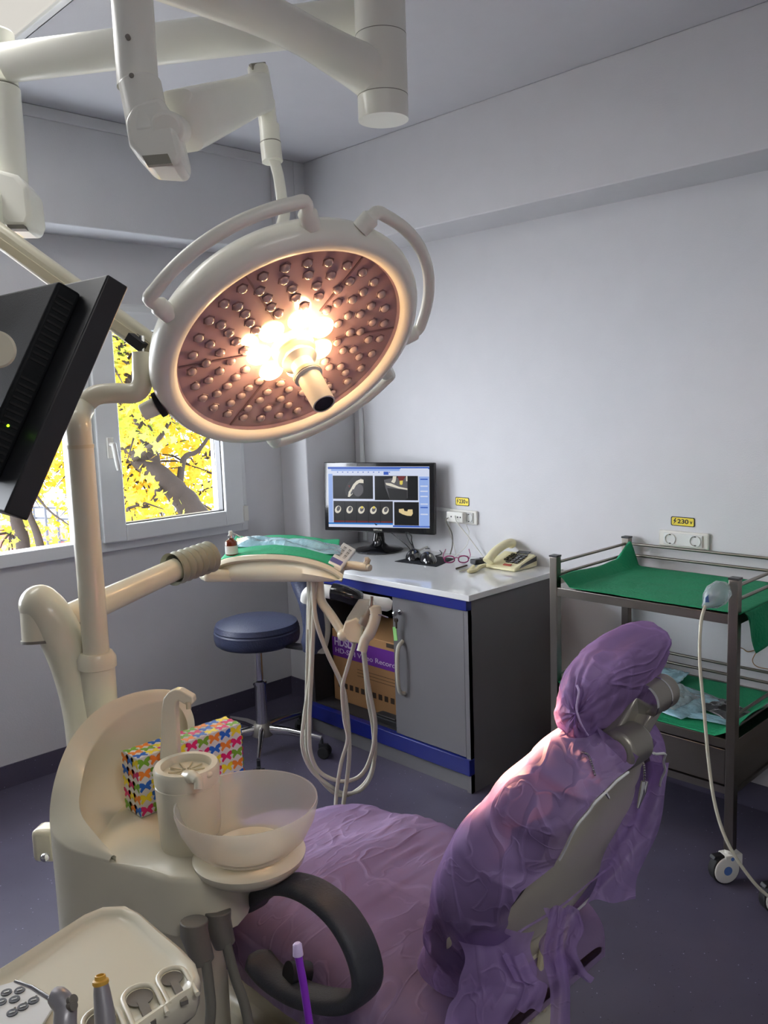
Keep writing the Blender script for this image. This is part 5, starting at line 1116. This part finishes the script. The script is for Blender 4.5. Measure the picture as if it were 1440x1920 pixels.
eb2 = build(MB().prism([P(x, y, 2.07) for x, y in ((-60, 300), (30, 325), (52, 350), (58, 405), (50, 425), (10, 425), (-60, 330))], Fw * .1), 'elbow_block', 'boom', cb, bevel=.012)
build(MB().prism([P(x, y, 2.06) for x, y in ((12, 421), (44, 421), (48, 429), (16, 429))], Fw * .02), 'end_cap', 'socket_grey', eb2)
build(MB().bar(P(0, 380, 2.11), P(-170, 560, 1.75), .055, .07), 'monitor_arm', 'boom', cb, bevel=.014)
build(MB().bar(P(-165, 545, 1.76), dkm, .05, .05), 'monitor_arm', 'boom', cb, bevel=.014)

# ------------------------------------------------------------------ black monitor seen from behind
NB, nd, nl, nb = P(241, 538, 1.30), V((-.4642, .03276, -.88512)), V((.0170, .99946, .02807)), V((-.88557, .00202, .46451))
hm = thing('hanging_monitor', 'black monitor seen from behind, tilted on the ceiling arm in front of the window', 'monitor', NB)
H_, W_ = .384, .52
def N_(d, l, b): return NB + nd * d + nl * l + nb * b
build(MB().obox(N_(H_ / 2, W_ / 2, .018), nd * H_ / 2, nl * W_ / 2, nb * .018), 'screen_frame', 'black_plastic', hm, bevel=.003)
build(MB().obox(N_(H_ / 2, W_ / 2, -.001), nd * (H_ / 2 - .02), nl * (W_ / 2 - .02), nb * .001), 'display', 'gloss_black', hm)
rc = build(MB().obox(N_(H_ / 2 - .006, W_ / 2, .056), nd * (H_ / 2 - .034), nl * (W_ / 2 - .064), nb * .020), 'rear_housing', 'dark_shell', hm, bevel=.006)
for k in range(26):
    if 10 < k < 13: continue
    build(MB().obox(N_(.050 + .0105 * k, .0635, .056), nd * .0018, nl * .0006, nb * .013), 'vent', 'rubber', rc)
dk = P(-5, 655, 1.17)
q = N_(0, 0, .077); t_ = ((q - CP).dot(nb)) / ray(-6, 657).dot(nb); dk = CP + ray(-6, 657) * t_
dk = P(-7, 655, 1.12); da = -ray(-7, 655).normalized()
build(MB().lathe(dk, da, [(.0, .014), (.0215, .014), (.0225, .012), (.0245, .010), (.0245, -.03), (0, -.03)], 40), 'mount_cap', 'cream', hm, sharp=35)
build(MB().bar(dk - da * .02, P(-120, 650, 1.3), .03, .03), 'mount_bracket', 'boom', hm)
gl_ = CP + ray(15, 798) * (((N_(0, .0635, .06) - CP).dot(nl)) / ray(15, 798).dot(nl))
build(MB().ball(gl_, .0022, 10, 8), 'power_light', 'led_green', hm)

# ------------------------------------------------------------------ assistant console in the foreground
KZ = .80
con = thing('assistant_console', 'cream instrument console with keypad and notched holders, nearest the camera', 'instrument console', On(2, KZ - .3, 150, 1850))
def K(x, y, dz=0): return On(2, KZ + dz, x, y)
ko = [(-140, 1900), (-60, 1845), (0, 1815), (90, 1758), (160, 1714), (195, 1700), (235, 1698), (262, 1712), (300, 1745), (340, 1778), (366, 1806), (374, 1832), (366, 1855), (345, 1868), (330, 1880), (268, 1925), (200, 1972), (60, 2080), (-180, 2080)]
kk = [K(x, y) for x, y in ko]; kc = K(120, 1880)
m1 = MB(); levels = [(1.0, -.004), (1.0, -.012), (.995, -.035), (.97, -.045)]; n_ = len(kk)
def kin(t, d, dz):   # inset by distance
    return [p + (kc - p).normalized() * d + V((0, 0, dz)) for p in kk]
lv2 = [(.034, -.0065), (.022, -.0065), (.0165, -.003), (.013, .001), (.006, .003), (0, -.001), (-.001, -.010), (.002, -.035), (.012, -.044), (.06, -.044)]
for d, dz in lv2: m1.v += kin(1, d, dz)
for i in range(len(lv2) - 1):
    for k in range(n_): m1.f.append([i * n_ + k, i * n_ + (k + 1) % n_, (i + 1) * n_ + (k + 1) % n_, (i + 1) * n_ + k]); m1.m.append(0)
m1.f.append([k for k in range(n_)]); m1.m.append(0); m1.f.append([(len(lv2) - 1) * n_ + k for k in range(n_)]); m1.m.append(0)
build(m1, 'top', 'cream', con, sharp=50)
for (x, y, r) in ((322, 1832, .0135), (262, 1868, .016), (190, 1912, .017)):
    c0 = K(x, y, -.001); out = (K(372, 1925) - K(322, 1832)).normalized(); sd = out.cross(V((0, 0, 1)))
    rim = [c0 + out * .05 - sd * (r + .004)] + [c0 + (-out * cos(t) - sd * sin(t)) * (r + .004) for t in [pi / 2 - pi * k / 10 for k in range(11)]] + [c0 + out * .05 + sd * (r + .004)]
    hh = build(MB().tube([p + V((0, 0, .0005)) for p in rim], .0032, 10), 'holder', 'cream', con)
    build(MB().cyl(c0 + V((0, 0, -.003)), c0 + V((0, 0, -.0045)) + V((0, 0, .003)), r), 'holder_hole', 'socket_grey', hh)
    build(MB().obox(c0 + out * .03 + V((0, 0, -.003)), out * .022, sd * r * .35, V((0, 0, .003))), 'holder_slot', 'socket_grey', hh)
kb = build(MB().prism([K(x, y, -.0045) for x, y in ((-60, 1870), (38, 1842), (108, 1880), (60, 1960), (-80, 2000))], (0, 0, .004)), 'keypad', 'paper_white', con, bevel=.001)
for x, y in ((12, 1861), (37, 1857), (2, 1879), (27, 1874), (63, 1876), (43, 1888), (23, 1899), (-20, 1868)):
    c0 = K(x, y, .0); cbn = build(MB().cyl(c0 + V((0, 0, -.0005)), c0 + V((0, 0, .0008)), .0066, n=24), 'button', 'armrest', kb)
    build(MB().bar(c0 + V((-.003, .001, .0011)), c0 + V((.003, -.001, .0011)), .0016, .0004), 'button_mark', 'paper_white', cbn)
for x, y in ((68, 1868), (48, 1880), (28, 1890)): c0 = K(x, y, .0); build(MB().cyl(c0, c0 + V((0, 0, .0006)), .0014, n=12), 'indicator', 'socket_grey', kb)
kst = K(40, 1990); build(MB().box((kst.x - .04, kst.y - .04, .0), (kst.x + .04, kst.y + .04, KZ - .045)), 'stand', 'cream_dark', con, bevel=.02)
# syringe, scaler, straw
sy = thing('triple_syringe', 'grey syringe with a thin metal tip lying in the console holder', 'syringe', P(118, 1915, .93))
build(MB().tube([P(28, 1840, 1.0), P(60, 1852, .985), P(98, 1876, .96)], [.0018, .0028, .0032], 10), 'tip', 'chrome', sy)
build(MB().tube(smoothpath([P(98, 1876, .96), P(110, 1872, .955), P(122, 1890, .95), P(122, 1920, .94), P(124, 1990, .93)], 5), [.006] * 4 + [.012] * 5 + [.0125] * 12, 16), 'body', 'handpiece', sy)
build(MB().cyl(P(128, 1880, .95), P(138, 1874, .945), .0055).cyl(P(128, 1888, .945), P(139, 1886, .94), .005), 'push_button', 'socket_grey', sy)
hs_ = thing('scaler_handpiece', 'grey handpiece with an orange ring tip standing in the console holder', 'handpiece', P(196, 1920, .97))
build(MB().tube([P(189, 1843, .985), P(191, 1860, .983), P(196, 1900, .975), P(202, 1980, .96)], [.008, .0095, .0115, .0125], 20), 'body', 'handpiece', hs_)
build(MB().lathe(P(189, 1846, .985), P(188, 1832, .986) - P(189, 1846, .985), [(.0085, 0), (.0095, .002), (.009, .005), (.0065, .006), (.006, .010), (.0045, .0105), (.004, .004)], 20), 'ring_tip', 'orange_ring', hs_)
ss = thing('saliva_ejector', 'purple plastic straw with a pale slotted tip beside the armrest', 'saliva ejector', P(590, 1990, .95))
build(MB().tube([P(559, 1790, .95), P(570, 1850, .95), P(592, 2000, .95)], .0044, 14), 'straw', 'purple_straw', ss)
build(MB().tube([P(557, 1768, .95), P(557.5, 1771, .95), P(559, 1791, .95)], [.0035, .0052, .0060], 14), 'tip', 'lilac_tip', ss)
build(MB().cyl(P(591, 1990, .95), P(615, 2150, .96), .011), 'holder', 'socket_grey', ss)

# warm beam of the surgical light
spot = lamp('lamp_beam', 'SPOT', LC + LN * .18 + LB * .0, 1500, (1, .52, .22), (V((1.12, .79, .90)) - (LC + LN * .18)), spot_size=rad(18), spot_blend=.5, shadow_soft_size=.05)
for k in range(3):
    lamp('lamp_glow', 'POINT', L(.085, 20 + 120 * k, .03), 1.1, (1, .60, .30), shadow_soft_size=.02)
